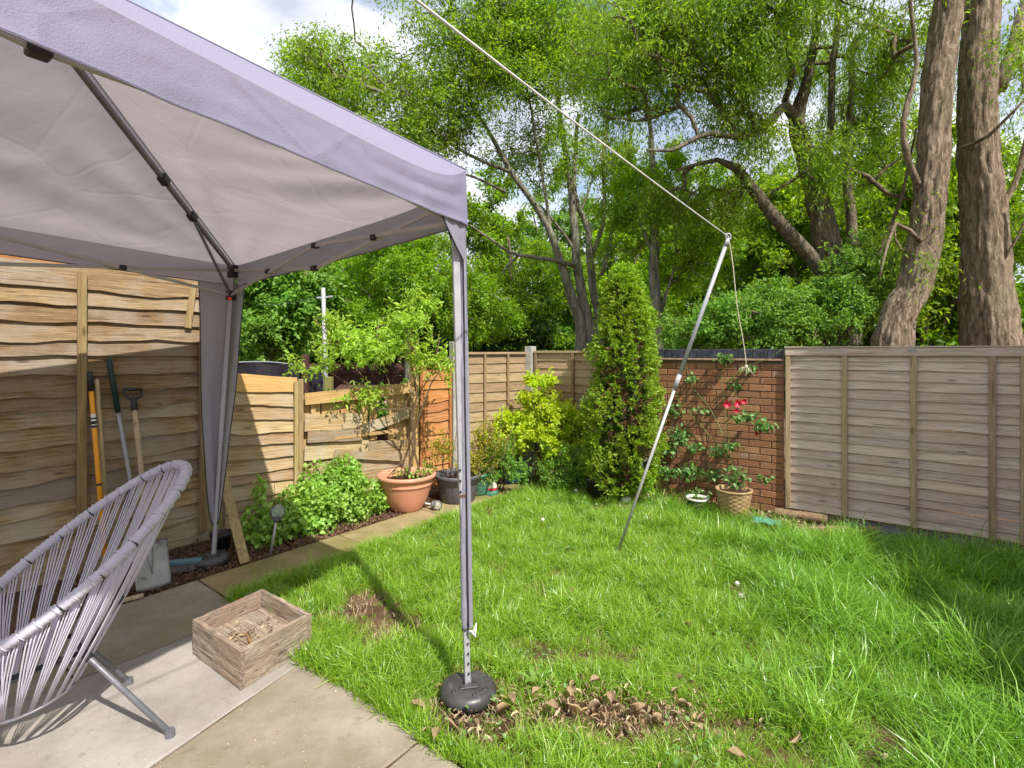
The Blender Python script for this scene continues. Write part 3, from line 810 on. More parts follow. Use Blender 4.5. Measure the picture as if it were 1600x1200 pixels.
# unseen brick block added off to the right to shade the right hand panel
M['blockerbrick'] = plain('blocker brick', (0.32, 0.16, 0.09), .85, 0, .2, 20, .4, .15)
K0 = np.array([5.06, 2.09]); KA = np.array([.62, -.785]); KB = np.array([.785, .62])
c_ = [K0, K0 + KB * 1.5, K0 + KB * 1.5 + KA * 1.6, K0 + KA * 1.6]
t = thing('shade_blocker', "unseen plain brick block added right of the garden to shade the right fence panel", 'shade blocker', (K0[0], K0[1], 0))
MB().add([(*p, -.05) for p in c_] + [(*p, 6.9) for p in c_], [(0, 1, 5, 4), (1, 2, 6, 5), (2, 3, 7, 6), (3, 0, 4, 7)]).build('wall', M['blockerbrick'], t)
MB().add([(*(p + (p - c_[0] * .25 - c_[1] * .25 - c_[2] * .25 - c_[3] * .25) * .02), z_) for z_ in (6.9, 7.0) for p in c_], [(0, 3, 2, 1), (4, 5, 6, 7), (0, 1, 5, 4), (1, 2, 6, 5), (2, 3, 7, 6), (3, 0, 4, 7)]).build('roof', M['bluebrick'], t)
# ---- beyond the fences
t = thing('shed', 'low dark brown shed roofed structure beyond the broken fence', 'shed', (-1.9, 8.4, 0), .1)
MB().box((-1.8, 8.6, .5), (1.9, 1.2, 1.0)).build('wall', M['shedwood'], t)
MB().add([(-2.85, 7.9, 1.0), (-.8, 7.9, 1.0), (-.8, 9.3, 1.0), (-2.85, 9.3, 1.0), (-2.85, 7.95, 1.04), (-.8, 7.95, 1.02), (-.8, 8.6, 1.16), (-2.85, 8.6, 1.18), (-2.85, 9.25, 1.05), (-.8, 9.25, 1.03)],
         [(0, 1, 2, 3), (0, 4, 5, 1), (4, 7, 6, 5), (7, 8, 9, 6), (3, 2, 9, 8), (0, 3, 8, 7, 4), (1, 5, 6, 9, 2)]).build('roof', M['shedwood'], t)
for i in range(11):
    MB().box((-2.7 + i * .18, 7.985, .5), (.165, .014, .98), bev=.002).build('board', M['shedwood'], t)
t = thing('steel_pole', 'tall slim grey pole with a small cross arm and wire beyond the broken fence', 'pole', (-2.42, 6.7, 0))
MB().tube([(-2.42, 6.7, 0), (-2.41, 6.7, 1.6), (-2.44, 6.7, 2.55)], [.032, .03, .026], 12).build('pole', M['metal'], t, True)
MB().beam((-2.52, 6.7, 2.42), (-2.32, 6.7, 2.44), .02, .02).build('cross_arm', M['metal'], t)
MB().tube([(-2.52, 6.7, 2.42), (-3.0, 6.9, 2.36), (-3.6, 7.3, 2.38)], .003, 5).build('wire', M['darkmetal'], t)
tag(MB().box((-2.28, 6.45, .70), (.09, .09, 1.42), bev=.004).build('fence_post', M['mossz']), 'stubby mossy post standing in front of the brown shed', 'post')
# black banner
t = thing('tarpaulin', 'black tarpaulin with pale lilac letters hung behind the low bleached fence', 'tarpaulin', (-2.9, 6.2, 0), .2)
vs_ = []; fs_ = []; nn = 14
for i in range(nn + 1):
    x = -3.35 + i * .075; y = 6.15 + i * .012 + .012 * math.sin(i * 1.3); zt = 1.60 - .0012 * (i - 4) ** 2
    vs_ += [(x, y, .5), (x, y + .02 * math.sin(i), 1.1), (x, y, zt)]
for i in range(nn): fs_ += [(i * 3, i * 3 + 3, i * 3 + 4, i * 3 + 1), (i * 3 + 1, i * 3 + 4, i * 3 + 5, i * 3 + 2)]
MB().add(vs_, fs_).build('sheet', M['banner'], t)
MB().tube([(-3.35 + i * .075, 6.145 + i * .012, 1.605 - .0012 * (i - 4) ** 2) for i in range(nn + 1)], .006, 5).build('hem', M['metal'], t)
for i, (tx, x) in enumerate((('I', -2.90), ('L', -2.865), ('E', -2.80), ('M', -2.735))):
    cu = bpy.data.curves.new('letter', 'FONT'); cu.body = tx; cu.size = .13; cu.extrude = .002
    tmp = bpy.data.objects.new('tmp', cu); COL.objects.link(tmp)
    dg = bpy.context.evaluated_depsgraph_get(); me = bpy.data.meshes.new_from_object(tmp.evaluated_get(dg))
    bpy.data.objects.remove(tmp)
    me.transform(Matrix.Translation((x, 6.13 + (x + 3.35) * .16 - .03, 1.335)) @ Matrix.Rotation(math.radians(90), 4, 'X'))
    link('letter', me, t, M['lilac'])
MB().box((-2.47, 6.2, .85), (.07, .07, 1.68), bev=.004).build('upright', M['shedwood'], t)
# dark far boundary fence seen over the broken section
bf = lap_fence('lap_fence', 'dark distant boundary fence glimpsed beyond the brown shed', (-4.6, 10.2), (1.2, 11.6), .02, 1.45, 8, M['shedwood'], M['shedwood'], battens=(1, 2, 3, 4, 5), wave=.004, seed=40, nseg=4)

# ================================================================ TREES AND PLANTS BEYOND THE FENCE
def S(*q):           # stem through photo pixels: (px, py, distance, radius)
    return [(*P(a, b, c), d) for a, b, c, d in q]
def stemG(x, y, *q): # starts on the ground under the first point
    s = S(*q); return [(s[0][0] + (x or 0), s[0][1] + (y or 0), -0.05, s[0][3] * 1.25)] + s
def blob(px, py, Y, rx, ry, rz, w=1.0):
    p = P(px, py, Y); return (p.x, p.y, p.z, rx, ry, rz, w)

def big_trunk(parent, q, bark, seed, sides=72, ridge=.03, name='trunk'):
    rs = resample(q, .045); mb = MB(); mb.tube(rs[:, :3], list(rs[:, 3]), sides)
    V = np.array(mb.v); nV = len(rs) * sides
    for i in range(len(rs)):
        c = rs[i, :3]
        for k in range(sides):
            p = V[i * sides + k]; d = p - c; l = np.linalg.norm(d); d /= l
            a = 2 * math.pi * k / sides; ca, sa = math.cos(a), math.sin(a)
            h = noise.noise(Vector((ca * 5.5, sa * 5.5, p[2] * 1.8 + seed))); h = 1 - abs(h) * 2.2
            h2 = noise.noise(Vector((ca * 1.6 + 5, sa * 1.6, p[2] * .5 + seed)))
            h3 = 1 - abs(noise.noise(Vector((ca * 12, sa * 12, p[2] * 4.5 + seed)))) * 2.4
            V[i * sides + k] = p + d * (-ridge * h * .9 + l * .10 * h2 - ridge * .35 * h3)
    mb.v = [tuple(v) for v in V]
    return mb.build(name, bark, parent, True)

# the two massive trunks at the right
def willow(name, label, main, extra, blobs, ncl, seed, **k):
    root = make_tree(name, label, 'tree', (main[0][0], main[0][1], 0), extra, blobs, ncl, k.pop('per', 110), k.pop('leaf', .085), k.pop('mat', M['leaf_willow']), k.get('bark', M['bark']), seed,
                     aspect=.25, droop=.9, crad=.44, clump=k.pop('clump', .55), trunkname='limbs')
    big_trunk(root, main, k.get('bark', M['bark']), seed)
    return root
def gp(px, Y, r): p = P(px, 550, Y); return (p.x, p.y, -.05, r)
willow('willow_tree', 'massive upright trunk with deeply furrowed bark at the right edge behind the fence',
       [gp(1552, 8.0, .47)] + S((1546, 520, 8.0, .370), (1541, 430, 8.0, .323), (1537, 330, 8.0, .286), (1528, 220, 8.0, .260), (1528, 120, 8.0, .252), (1532, 20, 8.0, .235), (1530, -120, 8.0, .210)),
       [S((1560, 140, 8.0, .10), (1588, 60, 8.0, .09), (1612, -20, 8.2, .08), (1640, -120, 8.5, .05)), S((1500, -40, 7.9, .12), (1450, -110, 7.6, .08), (1380, -150, 7.3, .05)),
        S((1560, 330, 8.0, .05), (1596, 260, 7.9, .04), (1622, 120, 7.7, .03)), S((1560, 420, 7.8, .02), (1610, 330, 7.5, .016), (1660, 200, 7.2, .01)),
        S((1500, 232, 7.9, .03), (1545, 212, 7.4, .024), (1610, 150, 7.0, .016))],
       [blob(1600, 120, 9.2, 1.2, .6, 1.4, .8), blob(1670, 330, 8.6, .7, .8, 1.8, .8), blob(1500, -110, 7.8, 1.8, 1.2, .6, 1), blob(1590, 60, 7.0, .3, .3, .5, .15)], 120, 21, per=110)
willow('willow_tree', 'thick leaning trunk that curves up from left to right beside the massive upright one',
       [gp(1372, 7.3, .34)] + S((1398, 520, 7.3, .239), (1428, 450, 7.3, .216), (1446, 370, 7.3, .207), (1454, 290, 7.3, .202), (1458, 210, 7.3, .198), (1466, 120, 7.3, .193), (1480, 30, 7.3, .184), (1494, -100, 7.3, .166)),
       [S((1440, 300, 7.3, .05), (1412, 220, 7.1, .04), (1430, 100, 7.0, .03), (1420, -20, 6.9, .02)), S((1440, -40, 7.3, .1), (1380, -100, 7.0, .08), (1280, -130, 6.8, .05)),
        S((1440, 380, 7.2, .03), (1400, 350, 7.0, .022), (1375, 440, 6.9, .012))],
       [blob(1385, 60, 8.2, .7, .6, 1.0, 1), blob(1395, 330, 7.7, .3, .5, 1.2, .6), blob(1350, -110, 7.0, 1.3, 1, .5, 1), blob(1440, 400, 7.0, .22, .2, .5, .12), blob(1500, 60, 9.0, .8, .4, 1.2, .5)], 120, 22, per=110)
willow('willow_tree', 'dark forked tree with crooked limbs reaching left over the blue brick coping',
       [gp(1318, 8.6, .42)] + S((1312, 530, 8.6, .267), (1305, 440, 8.6, .244), (1290, 370, 8.6, .200), (1275, 300, 8.6, .177), (1258, 240, 8.6, .156), (1246, 190, 8.6, .126), (1262, 120, 8.5, .082), (1276, 40, 8.4, .066), (1300, -80, 8.3, .045)),
       [S((1300, 440, 8.6, .126), (1262, 396, 8.5, .114), (1220, 350, 8.4, .103), (1180, 300, 8.3, .089), (1150, 262, 8.2, .074), (1120, 250, 8.0, .037), (1060, 262, 7.9, .022)),
        S((1246, 200, 8.5, .089), (1228, 165, 8.3, .074), (1196, 195, 8.0, .059), (1160, 215, 7.7, .048), (1110, 208, 7.4, .037), (1050, 232, 7.2, .026), (1010, 235, 7.0, .015)),
        S((1225, 160, 8.3, .052), (1240, 110, 8.0, .045), (1222, 50, 7.8, .037), (1215, -60, 7.6, .022)),
        S((1282, 320, 8.6, .066), (1296, 220, 8.6, .059), (1300, 120, 8.6, .052), (1310, 0, 8.6, .045), (1315, -100, 8.6, .029)),
        S((1335, 540, 9.0, .119), (1335, 400, 9.0, .096), (1322, 280, 9.0, .074), (1325, 180, 9.0, .052), (1335, 60, 9.0, .037)),
        S((1322, 265, 9.0, .052), (1355, 275, 8.9, .045), (1385, 300, 8.8, .037), (1420, 310, 8.7, .022)),
        S((1345, 440, 8.9, .037), (1380, 380, 8.8, .034), (1410, 300, 8.7, .026), (1430, 200, 8.6, .015))],
       [blob(1140, 50, 7.6, 1.5, 1.0, .95, 3.2), blob(1180, 190, 7.8, .9, .5, .5, .8), blob(1290, 230, 8.2, .5, .3, .7, .45), blob(1260, 30, 7.6, 1.0, .5, .8, 1.0), blob(1300, 120, 9.6, 1.5, .6, 1.3, 1.5), blob(985, 90, 7.6, 1.0, .9, 1.0, 1.8), blob(1090, 310, 8.6, 1.0, .6, .4, .6),
        blob(1360, 190, 9.6, .9, .6, 1.4, 1.0), blob(1100, -90, 7.4, 2.2, 1.2, .7, 1.6), blob(1390, 400, 9.2, .6, .4, .6, .3), blob(1190, 120, 9.2, 1.0, .6, .9, .8)], 900, 23, bark=M['bark_dark'], per=135, leaf=.078, clump=.45)

TG = 'trees and bushes beyond the back fence'
make_tree('ash_tree', 'many stemmed grey tree fanning out above the back fence left of the cypress', 'tree', (*P(915, 550, 10.5).xy, 0),
    [stemG(0, 0, (907, 530, 10.5, .111), (886, 440, 10.4, .089), (872, 390, 10.3, .074), (842, 330, 10.2, .063), (800, 270, 10.0, .052), (760, 200, 9.8, .037), (700, 110, 9.6, .022)),
     stemG(.02, 0, (920, 530, 10.6, .126), (906, 440, 10.6, .096), (898, 360, 10.6, .081), (888, 260, 10.6, .067), (872, 150, 10.5, .044), (860, 40, 10.4, .022)),
     stemG(.05, .1, (938, 525, 10.8, .096), (925, 430, 10.8, .081), (918, 360, 10.8, .067), (898, 300, 10.8, .052), (905, 180, 10.9, .037)),
     S((898, 415, 10.4, .056), (868, 408, 10.1, .044), (830, 402, 9.8, .037), (795, 394, 9.5, .030), (765, 372, 9.2, .022), (735, 350, 9.0, .012)),
     S((925, 400, 10.8, .052), (945, 330, 10.8, .044), (943, 240, 10.8, .037), (960, 120, 10.8, .022)),
     S((860, 370, 10.3, .037), (852, 300, 10.3, .033), (838, 220, 10.2, .026), (820, 120, 10.0, .015)),
     S((905, 400, 10.6, .037), (868, 350, 10.5, .030), (845, 320, 10.3, .022)),
     S((800, 270, 10.0, .037), (730, 240, 9.6, .030), (640, 170, 9.2, .018), (560, 90, 9.0, .011)),
     S((790, 300, 10.0, .030), (720, 270, 9.6, .022), (630, 250, 9.3, .011)),
     S((940, 430, 10.8, .044), (965, 330, 11, .037), (990, 200, 11, .026))],
    [blob(700, 60, 9.8, 1.8, 1.2, 1.3, 3.0), blob(560, 60, 9.8, 1.5, 1.0, 1.2, 2.2), blob(640, 200, 9.4, 1.5, 1.0, .9, 1.8), blob(850, 60, 10.4, 1.5, 1.2, 1.2, 1.6), blob(960, 60, 10.8, 1.4, 1.2, 1.4, 1.6),
     blob(840, 230, 10.4, 1.3, 1.0, .8, .8), blob(520, 130, 9.6, .9, .8, .7, .7), blob(980, 260, 10.8, .7, .8, 1.0, .7), blob(780, 120, 9.6, 1.2, 1, 1.0, 1.8), blob(820, 10, 9.8, 1.2, 1, .8, 1.2), blob(790, 460, 9.6, 1.1, .8, .35, .5)],
    1050, 118, .078, M['leaf_willow'], M['bark_grey'], 31, .32, .5, .46, clump=.45, depthw=.1)
make_tree('slim_tree', 'slim straight tree with pale patchy bark just right of the cypress tip', 'tree', (*P(1025, 550, 9.6).xy, 0),
    [stemG(0, 0, (1026, 530, 9.6, .12), (1023, 440, 9.6, .10), (1021, 370, 9.6, .09), (1024, 310, 9.6, .075), (1018, 230, 9.6, .05), (1006, 130, 9.5, .03)),
     S((1022, 400, 9.6, .04), (1000, 345, 9.5, .03), (985, 310, 9.4, .02)), S((1024, 340, 9.6, .05), (1050, 325, 9.5, .035), (1100, 290, 9.4, .02)), S((1030, 500, 9.6, .03), (1052, 420, 9.7, .025), (1058, 360, 9.7, .015))],
    [blob(1030, 300, 9.6, 1.0, .8, .8, 1), blob(1080, 400, 9.8, .9, .8, .8, 1), blob(980, 360, 9.8, .6, .6, .6, .4)], 95, 170, .08, M['leaf_bright'], M['bark_grey'], 33, .45, .4, .36)
make_tree('hornbeam', 'bushy bright green tree right of the rear gazebo leg beyond the low fence', 'tree', (*P(432, 550, 8.2).xy, 0),
    [stemG(0, 0, (430, 500, 8.2, .09), (428, 420, 8.2, .07), (420, 330, 8.2, .05)), S((430, 500, 8.2, .05), (470, 430, 8.1, .03)), S((430, 460, 8.2, .04), (390, 400, 8, .03))],
    [blob(430, 500, 7.9, .65, .6, .6, 1.4), blob(400, 410, 8.0, .8, .8, .7, 1.0), blob(470, 440, 8.1, .55, .6, .6, 1.0), blob(370, 520, 8.0, .6, .5, .5, .6), blob(420, 330, 8.3, .7, .7, .6, .5)], 190, 190, .075, M['leaf_mid'], M['bark_grey'], 41, .62, .3, .3, shape='oval', upn=1.0)
make_tree('locust_tree', 'feathery yellow green tree rising behind the potted shrub', 'tree', (*P(640, 550, 9.0).xy, 0),
    [stemG(0, 0, (640, 500, 9.0, .08), (635, 430, 9.0, .06), (625, 380, 9.0, .04)), S((640, 480, 9.0, .05), (690, 420, 8.9, .03), (735, 400, 8.8, .015))],
    [blob(600, 420, 8.8, 1.0, .8, .5, 1.2), blob(690, 450, 8.8, .9, .8, .55, 1.2), blob(560, 500, 8.8, .8, .7, .6, .8), blob(650, 370, 9.0, .9, .8, .35, .8), blob(750, 480, 9.0, .7, .6, .6, .8)], 210, 200, .065, M['leaf_bright'], M['bark_grey'], 43, .35, .5, .3)
make_tree('holly_tree', 'dark glossy evergreen bush round the foot of the forked tree', 'tree', (*P(1220, 550, 8.2).xy, 0),
    [stemG(0, 0, (1220, 540, 8.2, .06), (1225, 480, 8.2, .04)), stemG(.6, 0, (1290, 540, 8.0, .04), (1320, 480, 8.0, .03))],
    [blob(1160, 500, 8.0, .8, .6, .45, 1), blob(1250, 500, 7.9, .9, .6, .55, 1.3), blob(1330, 440, 8.0, .6, .5, .7, 1.2), blob(1080, 520, 8.2, .6, .6, .3, .5)], 190, 150, .06, M['leaf_mid'], M['bark_dark'], 45, .5, .1, .28, shape='oval')
q = P(610, 620, 7.4); t = make_tree('flowering_bush', 'low bush with tiny pink flowers just beyond the honey coloured broken fence', 'shrub', (q.x, q.y, 0),
    [[(q.x, q.y, 0, .02), (q.x, q.y, .5, .015), (q.x + .1, q.y, .9, .008)], [(q.x, q.y, .1, .015), (q.x - .4, q.y, .6, .01), (q.x - .6, q.y, .9, .005)], [(q.x, q.y, .1, .015), (q.x + .5, q.y, .6, .01), (q.x + .6, q.y, .9, .005)]],
    [(q.x - .1, q.y, .92, .75, .3, .26, 1), (q.x + .4, q.y, .98, .5, .3, .24, .7)], 90, 120, .05, M['leaf_mid'], M['twig'], 49, .55, .1, .16, twigr=.003, shape='oval')
M['pink'] = plain('pink petal', (.62, .25, .42), .5)
foliage_part('flowers', t, M['pink'], [(q.x - .1, q.y - .15, 1.1, .7, .2, .12, 1), (q.x + .4, q.y - .1, 1.15, .5, .2, .12, .7)], 220, .03, .9, 7)
# deeper growth, one tree at a time
deep = [  # px, base distance, height, width, mat, label
    (480, 12.5, 5.2, 1.9, 'leaf_dark', 'dark green tree filling the gap behind the tall slim grey pole'),
    (300, 12.0, 4.8, 1.7, 'leaf_mid', 'mid green tree hidden mostly behind the gazebo curtain'),
    (620, 13.5, 4.6, 1.9, 'leaf_dark', 'dark tree low behind the feathery yellow green tree'),
    (760, 14.5, 3.9, 1.8, 'leaf_dark', 'low dark bush seen right of the front gazebo leg'),
    (870, 15.0, 3.4, 1.7, 'leaf_mid', 'low mid green bush behind the grey fanning stems'),
    (985, 15.0, 5.4, 1.6, 'leaf_bright', 'bright yellow green tree behind the cypress tip'),
    (1090, 14.0, 5.6, 1.8, 'leaf_bright', 'bright yellow green tree behind the washing line prop'),
    (1180, 14.5, 4.6, 1.7, 'leaf_mid', 'mid green tree behind the dangling rope'),
    (1290, 15.0, 5.6, 1.8, 'leaf_dark', 'dark tree behind the fork of the crooked tree'),
    (1400, 14.0, 4.6, 1.7, 'leaf_bright', 'bright green tree seen between the forked and the leaning trunks'),
    (1490, 13.0, 4.0, 1.5, 'leaf_bright', 'bright green bush seen between the leaning and the massive trunks'),
    (1620, 12.5, 5.2, 1.8, 'leaf_bright', 'bright green tree at the far right behind the massive trunk'),
    (700, 18.0, 8.2, 2.6, 'leaf_willow', 'tall airy tree standing far behind the front corner of the gazebo'),
    (540, 17.0, 7.2, 2.2, 'leaf_willow', 'tall airy tree far behind the gazebo roof'),
    (1060, 18.0, 8.6, 2.7, 'leaf_willow', 'tall airy tree far behind the washing line'),
    (1380, 17.0, 8.5, 2.6, 'leaf_willow', 'tall airy tree far behind the forked tree'),
    (1290, 13.5, 7.6, 1.9, 'leaf_willow', 'airy mid distance tree seen through the fork of the crooked tree'),
    (1450, 12.5, 7.4, 1.8, 'leaf_willow', 'airy mid distance tree seen between the two big trunks'),
    (820, 15.0, 5.6, 1.9, 'leaf_willow', 'airy mid distance tree behind the left limb of the grey tree'),
    (1200, 19.0, 9.5, 2.6, 'leaf_mid', 'tallest distant tree behind the crooked left limbs'),
    (900, 20.0, 9.0, 2.4, 'leaf_mid', 'distant tall tree behind the grey fanning stems'),
]
for i, (px, Y, hh, ww, mt, lb_) in enumerate(deep):
    b = P(px, 550, Y); x, y = b.x, b.y
    rr = random.Random(100 + i); tall = hh > 7
    st = [[(x, y, -.05, .16), (x + rr.uniform(-.2, .2), y, hh * .3, .13), (x + rr.uniform(-.5, .5), y, hh * .6, .09), (x + rr.uniform(-.6, .6), y, hh * .9, .03)],
          [(x, y, hh * .2, .09), (x + ww * .5, y, hh * .5, .06), (x + ww * .7, y, hh * .75, .02)], [(x, y, hh * .25, .09), (x - ww * .5, y, hh * .55, .06), (x - ww * .7, y, hh * .8, .02)]]
    z0 = hh * (.62 if tall else .5)
    bl = [(x, y, z0, ww, ww * .7, hh * (.40 if tall else .48), 1.5), (x + ww * .5, y - .3, z0 * 1.1, ww * .6, ww * .6, hh * .28, .7), (x - ww * .5, y - .3, z0 * .9, ww * .6, ww * .6, hh * .28, .7)]
    if not tall: bl.append((x, y - .5, 1.2, ww, ww * .6, .9, .6))
    make_tree('background_tree', lb_, 'tree', (x, y, 0), st, bl, 170 if tall else 125, 190 if tall else 190, .17 if tall else .13, M[mt], M['bark_dark'], 60 + i,
              .34 if tall else .5, .4, .55, group=TG, clump=.5, sides=6, twigr=.009)
# dense far woodland edge that closes the view low down
rr = np.random.default_rng(5)
n = 26000
ang = rr.uniform(-1.02, 1.0, n); dist = rr.uniform(20, 26, n)
x = np.sin(ang) * dist; y = np.cos(ang) * dist
top = 3.6 + 1.4 * np.array([noise.noise(Vector((a * 5, 0, 2))) for a in ang])
z = rr.uniform(0, 1, n) ** .8 * top
o = link('woodland_edge', leaf_mesh('woodland_edge', np.stack([x, y, z], 1), .34, .6, None, .6, .3, .8, 'diamond', seed=6), None, M['leaf_mid'])
tag(o, 'dim mass of far woodland low between the trunks', 'woodland', kind='stuff')

# ================================================================ GAZEBO
def pt(px, py, Y): return P(px, py, Y)
C1 = Vector((-.235, 2.65, 0)); C2 = Vector((-2.40, 4.50, 0)); ev = Vector((-.474, -.88, 0)) * 3.4
C3 = C1 + ev; C4 = C2 + ev
CN = [C1, C2, C4, C3]; ZB = [2.37, 2.30, 2.36, 2.43]; ZT = [2.65, 2.56, 2.61, 2.70]
CTR = (C1 + C2 + C3 + C4) / 4; APEX = Vector((CTR.x, CTR.y, 3.42))
gz = thing('gazebo', 'pop up gazebo with lavender grey canopy on square metal legs over the patio', 'gazebo', (CTR.x, CTR.y, 0))
def wr(p, k=1.0): return noise.noise(p * k)
NU, NV_ = 90, 40
RAISE = [.12, .01, .01, .10]; VD = .16
def topz(side, u):
    i, j = side, (side + 1) % 4; L_ = (CN[j] - CN[i]).length
    z = (ZB[i] + VD) * (1 - u) + (ZB[j] + VD) * u
    return z + RAISE[i] * math.exp(-u * L_ / .16) + RAISE[j] * math.exp(-(1 - u) * L_ / .16)
for side in range(4):
    a, b = CN[side], CN[(side + 1) % 4]
    za, zb = ZB[side] + VD, ZB[(side + 1) % 4] + VD
    A_ = Vector((a.x, a.y, za)); B_ = Vector((b.x, b.y, zb)); nrm = ((B_ - A_).cross(APEX - A_)).normalized()
    if nrm.z < 0: nrm = -nrm
    outw = Vector(((a + b) / 2 - CTR).xy.to_3d()).normalized()
    mb = MB(); vs_ = []; fs_ = []
    for j in range(NV_ + 1):
        v = j / NV_
        for i in range(NU + 1):
            u = i / NU
            e = A_.lerp(B_, u); e.z = topz(side, u); p = e.lerp(APEX, v)
            edge = min(1, min(u, 1 - u) * 6) * min(1, (1 - v) * 5)
            sag = -.055 * (1 - v) * 4 * u * (1 - u) * math.sin(math.pi * min(1, v * 1.1))
            # wrinkles that radiate from the eave corners
            da = (p - A_); db = (p - B_)
            aa = math.atan2(da.dot(Vector((0, 0, 1)) - nrm * nrm.z), da.dot((B_ - A_).normalized())); ab = math.atan2(db.dot(Vector((0, 0, 1)) - nrm * nrm.z), -db.dot((B_ - A_).normalized()))
            w = .055 * noise.noise(Vector((aa * 11, side * 7, .5 * da.length))) * math.exp(-da.length * .7) + .055 * noise.noise(Vector((ab * 11, side * 3 + 2, .5 * db.length))) * math.exp(-db.length * .8)
            w += .012 * noise.noise(p * 2.1) + .006 * noise.noise(Vector((p.x * 3 + p.z * 6, p.y * 9, p.z * 9)))
            p = p + nrm * (sag * 1.0 + w * edge * 1.3 * min(1, v * 9))
            vs_.append(p)
    for j in range(NV_):
        for i in range(NU):
            q = j * (NU + 1) + i; fs_.append((q, q + 1, q + NU + 2, q + NU + 1))
    mb.add(vs_, fs_).build('roof_panel', M['fabric'], gz, True)
    # valance
    vs_ = []; fs_ = []; nv = 8
    for j in range(nv + 1):
        v = j / nv
        for i in range(NU + 1):
            u = i / NU
            top = A_.lerp(B_, u); top.z = topz(side, u); zbot = ZB[side] * (1 - u) + ZB[(side + 1) % 4] * u
            zb_ = zbot - .006 * math.sin(math.pi * u)
            p = Vector((top.x, top.y, top.z * (1 - v) + zb_ * v))
            cd = min(u, 1 - u)
            w = .012 * noise.noise(Vector((u * 16, v * 1.5 + side, 3))) * v + .05 * math.exp(-cd * 11) * min(1, cd * 60) * noise.noise(Vector((v * 6.5, side * 5, u * 4))) + .006 * noise.noise(Vector((u * 30, v * 4, side)))
            edge = min(1, cd * 40)
            p += outw * (w * edge * min(1, v * 3) + .012 * v)
            vs_.append(p)
    for j in range(nv):
        for i in range(NU):
            q = j * (NU + 1) + i; fs_.append((q, q + 1, q + NU + 2, q + NU + 1))
    val = MB().add(vs_, fs_).build('valance', M['fabric'], gz, True)
    hem = vs_[-(NU + 1):]
    h_ = MB().tube([h + Vector((0, 0, -.002)) for h in hem], .0045, 5).mesh('hem'); h_.transform(gz.matrix_basis.inverted()); h_.materials.append(M['fabric'] if side == 3 else M['darkmetal'])
    ho = bpy.data.objects.new('hem', h_); COL.objects.link(ho); ho.parent = val
# taped seams along the hips and a stitched band above the hem
for i, c in enumerate(CN):
    a = Vector((c.x, c.y, topz(i, 0))); MB().tube([a.lerp(APEX, t) + Vector((0, 0, .002)) for t in np.linspace(0, 1, 24)], .0045, 6).build('seam', M['fabric'], gz, True)
# frame
def inn(c, d=.05): v = (CTR - c); v.z = 0; return c + v.normalized() * d
LEGS = []
feet = [Vector((-.222, 2.60, .02)), Vector((-2.44, 4.235, .02)), None, None]
for i, c in enumerate(CN):
    t_ = inn(c, .06); zt = ZB[i] + .10
    f = feet[i] if feet[i] is not None else Vector((t_.x - .02, t_.y - .02, .02))
    top = Vector((t_.x, t_.y, zt))
    ux = (CTR - c).normalized()
    mb = MB().beam(f.lerp(top, .40), top, .036, .036, ux, bev=.003)
    lg = mb.build('leg', M['metal'], gz)
    me = MB().beam(f, f.lerp(top, .42), .028, .028, ux, bev=.002).mesh('lower_leg'); me.transform(gz.matrix_basis.inverted()); me.materials.append(M['metal']); o = bpy.data.objects.new('lower_leg', me); COL.objects.link(o); o.parent = lg
    if i == 0:
        ax = (top - f).normalized(); mb2 = MB()
        side_v = Vector((0, -1, 0))
        for k in range(7):
            p = f.lerp(top, .02 + .02 * k); mb2.box(p + Vector((.010, -.0195, 0)), (.008, .004, .010))
        for k in range(3):
            p = f.lerp(top, .40 + .022 * (k + .4)); mb2.tube([p + Vector((-.006, -.024, 0)), p + Vector((-.006, -.0275, 0))], .006, 8)
        me = mb2.mesh('pin_holes'); me.transform(gz.matrix_basis.inverted()); me.materials.append(M['black']); o = bpy.data.objects.new('pin_holes', me); COL.objects.link(o); o.parent = lg
        me = MB().box(f.lerp(top, .40), (.042, .042, .012)).mesh('rusty_collar'); me.transform(gz.matrix_basis.inverted()); me.materials.append(M['brown']); o = bpy.data.objects.new('rusty_collar', me); COL.objects.link(o); o.parent = lg
    MB().box(top + Vector((0, 0, .01)), (.065, .065, .11), Matrix.Rotation(rzH, 3, 'Z'), bev=.006).build('corner_bracket', M['black'], gz)
    sl = f.lerp(top, (ZB[i] - (.10 if i in (1, 2) else -.005)) / top.z)
    MB().box(sl, (.062, .062, .08), Matrix.Rotation(rzH, 3, 'Z'), bev=.006).build('slider', M['black'], gz)
    if i == 1: MB().box(sl + Vector((.01, -.038, -.03)), (.03, .02, .028), bev=.004).build('clip', M['redclip'], gz)
    # rafter
    hub = Vector((APEX.x, APEX.y, 3.33)) + (c - CTR).normalized() * .06
    rt = top + Vector((0, 0, .03))
    MB().beam(rt, hub, .026, .03, bev=.002).build('rafter', M['darkmetal'], gz)
    for s_, w_ in ((.30, .05), (.46, .055)):
        MB().box(rt.lerp(hub, s_), (.075, .05, w_), Matrix.Rotation(math.atan2((hub - rt).y, (hub - rt).x), 3, 'Z') @ Matrix.Rotation(-math.asin((hub - rt).normalized().z), 3, 'Y'), bev=.006).build('rafter_joint', M['black'], gz)
    MB().beam(sl, rt.lerp(hub, .30), .014, .024, bev=.002).build('brace', M['darkmetal'], gz)
    LEGS.append((top, sl, f))
MB().lathe([(0, 3.30), (.07, 3.30), (.08, 3.34), (.07, 3.40), (0, 3.40)], (APEX.x, APEX.y, 0), 16).build('hub', M['black'], gz)
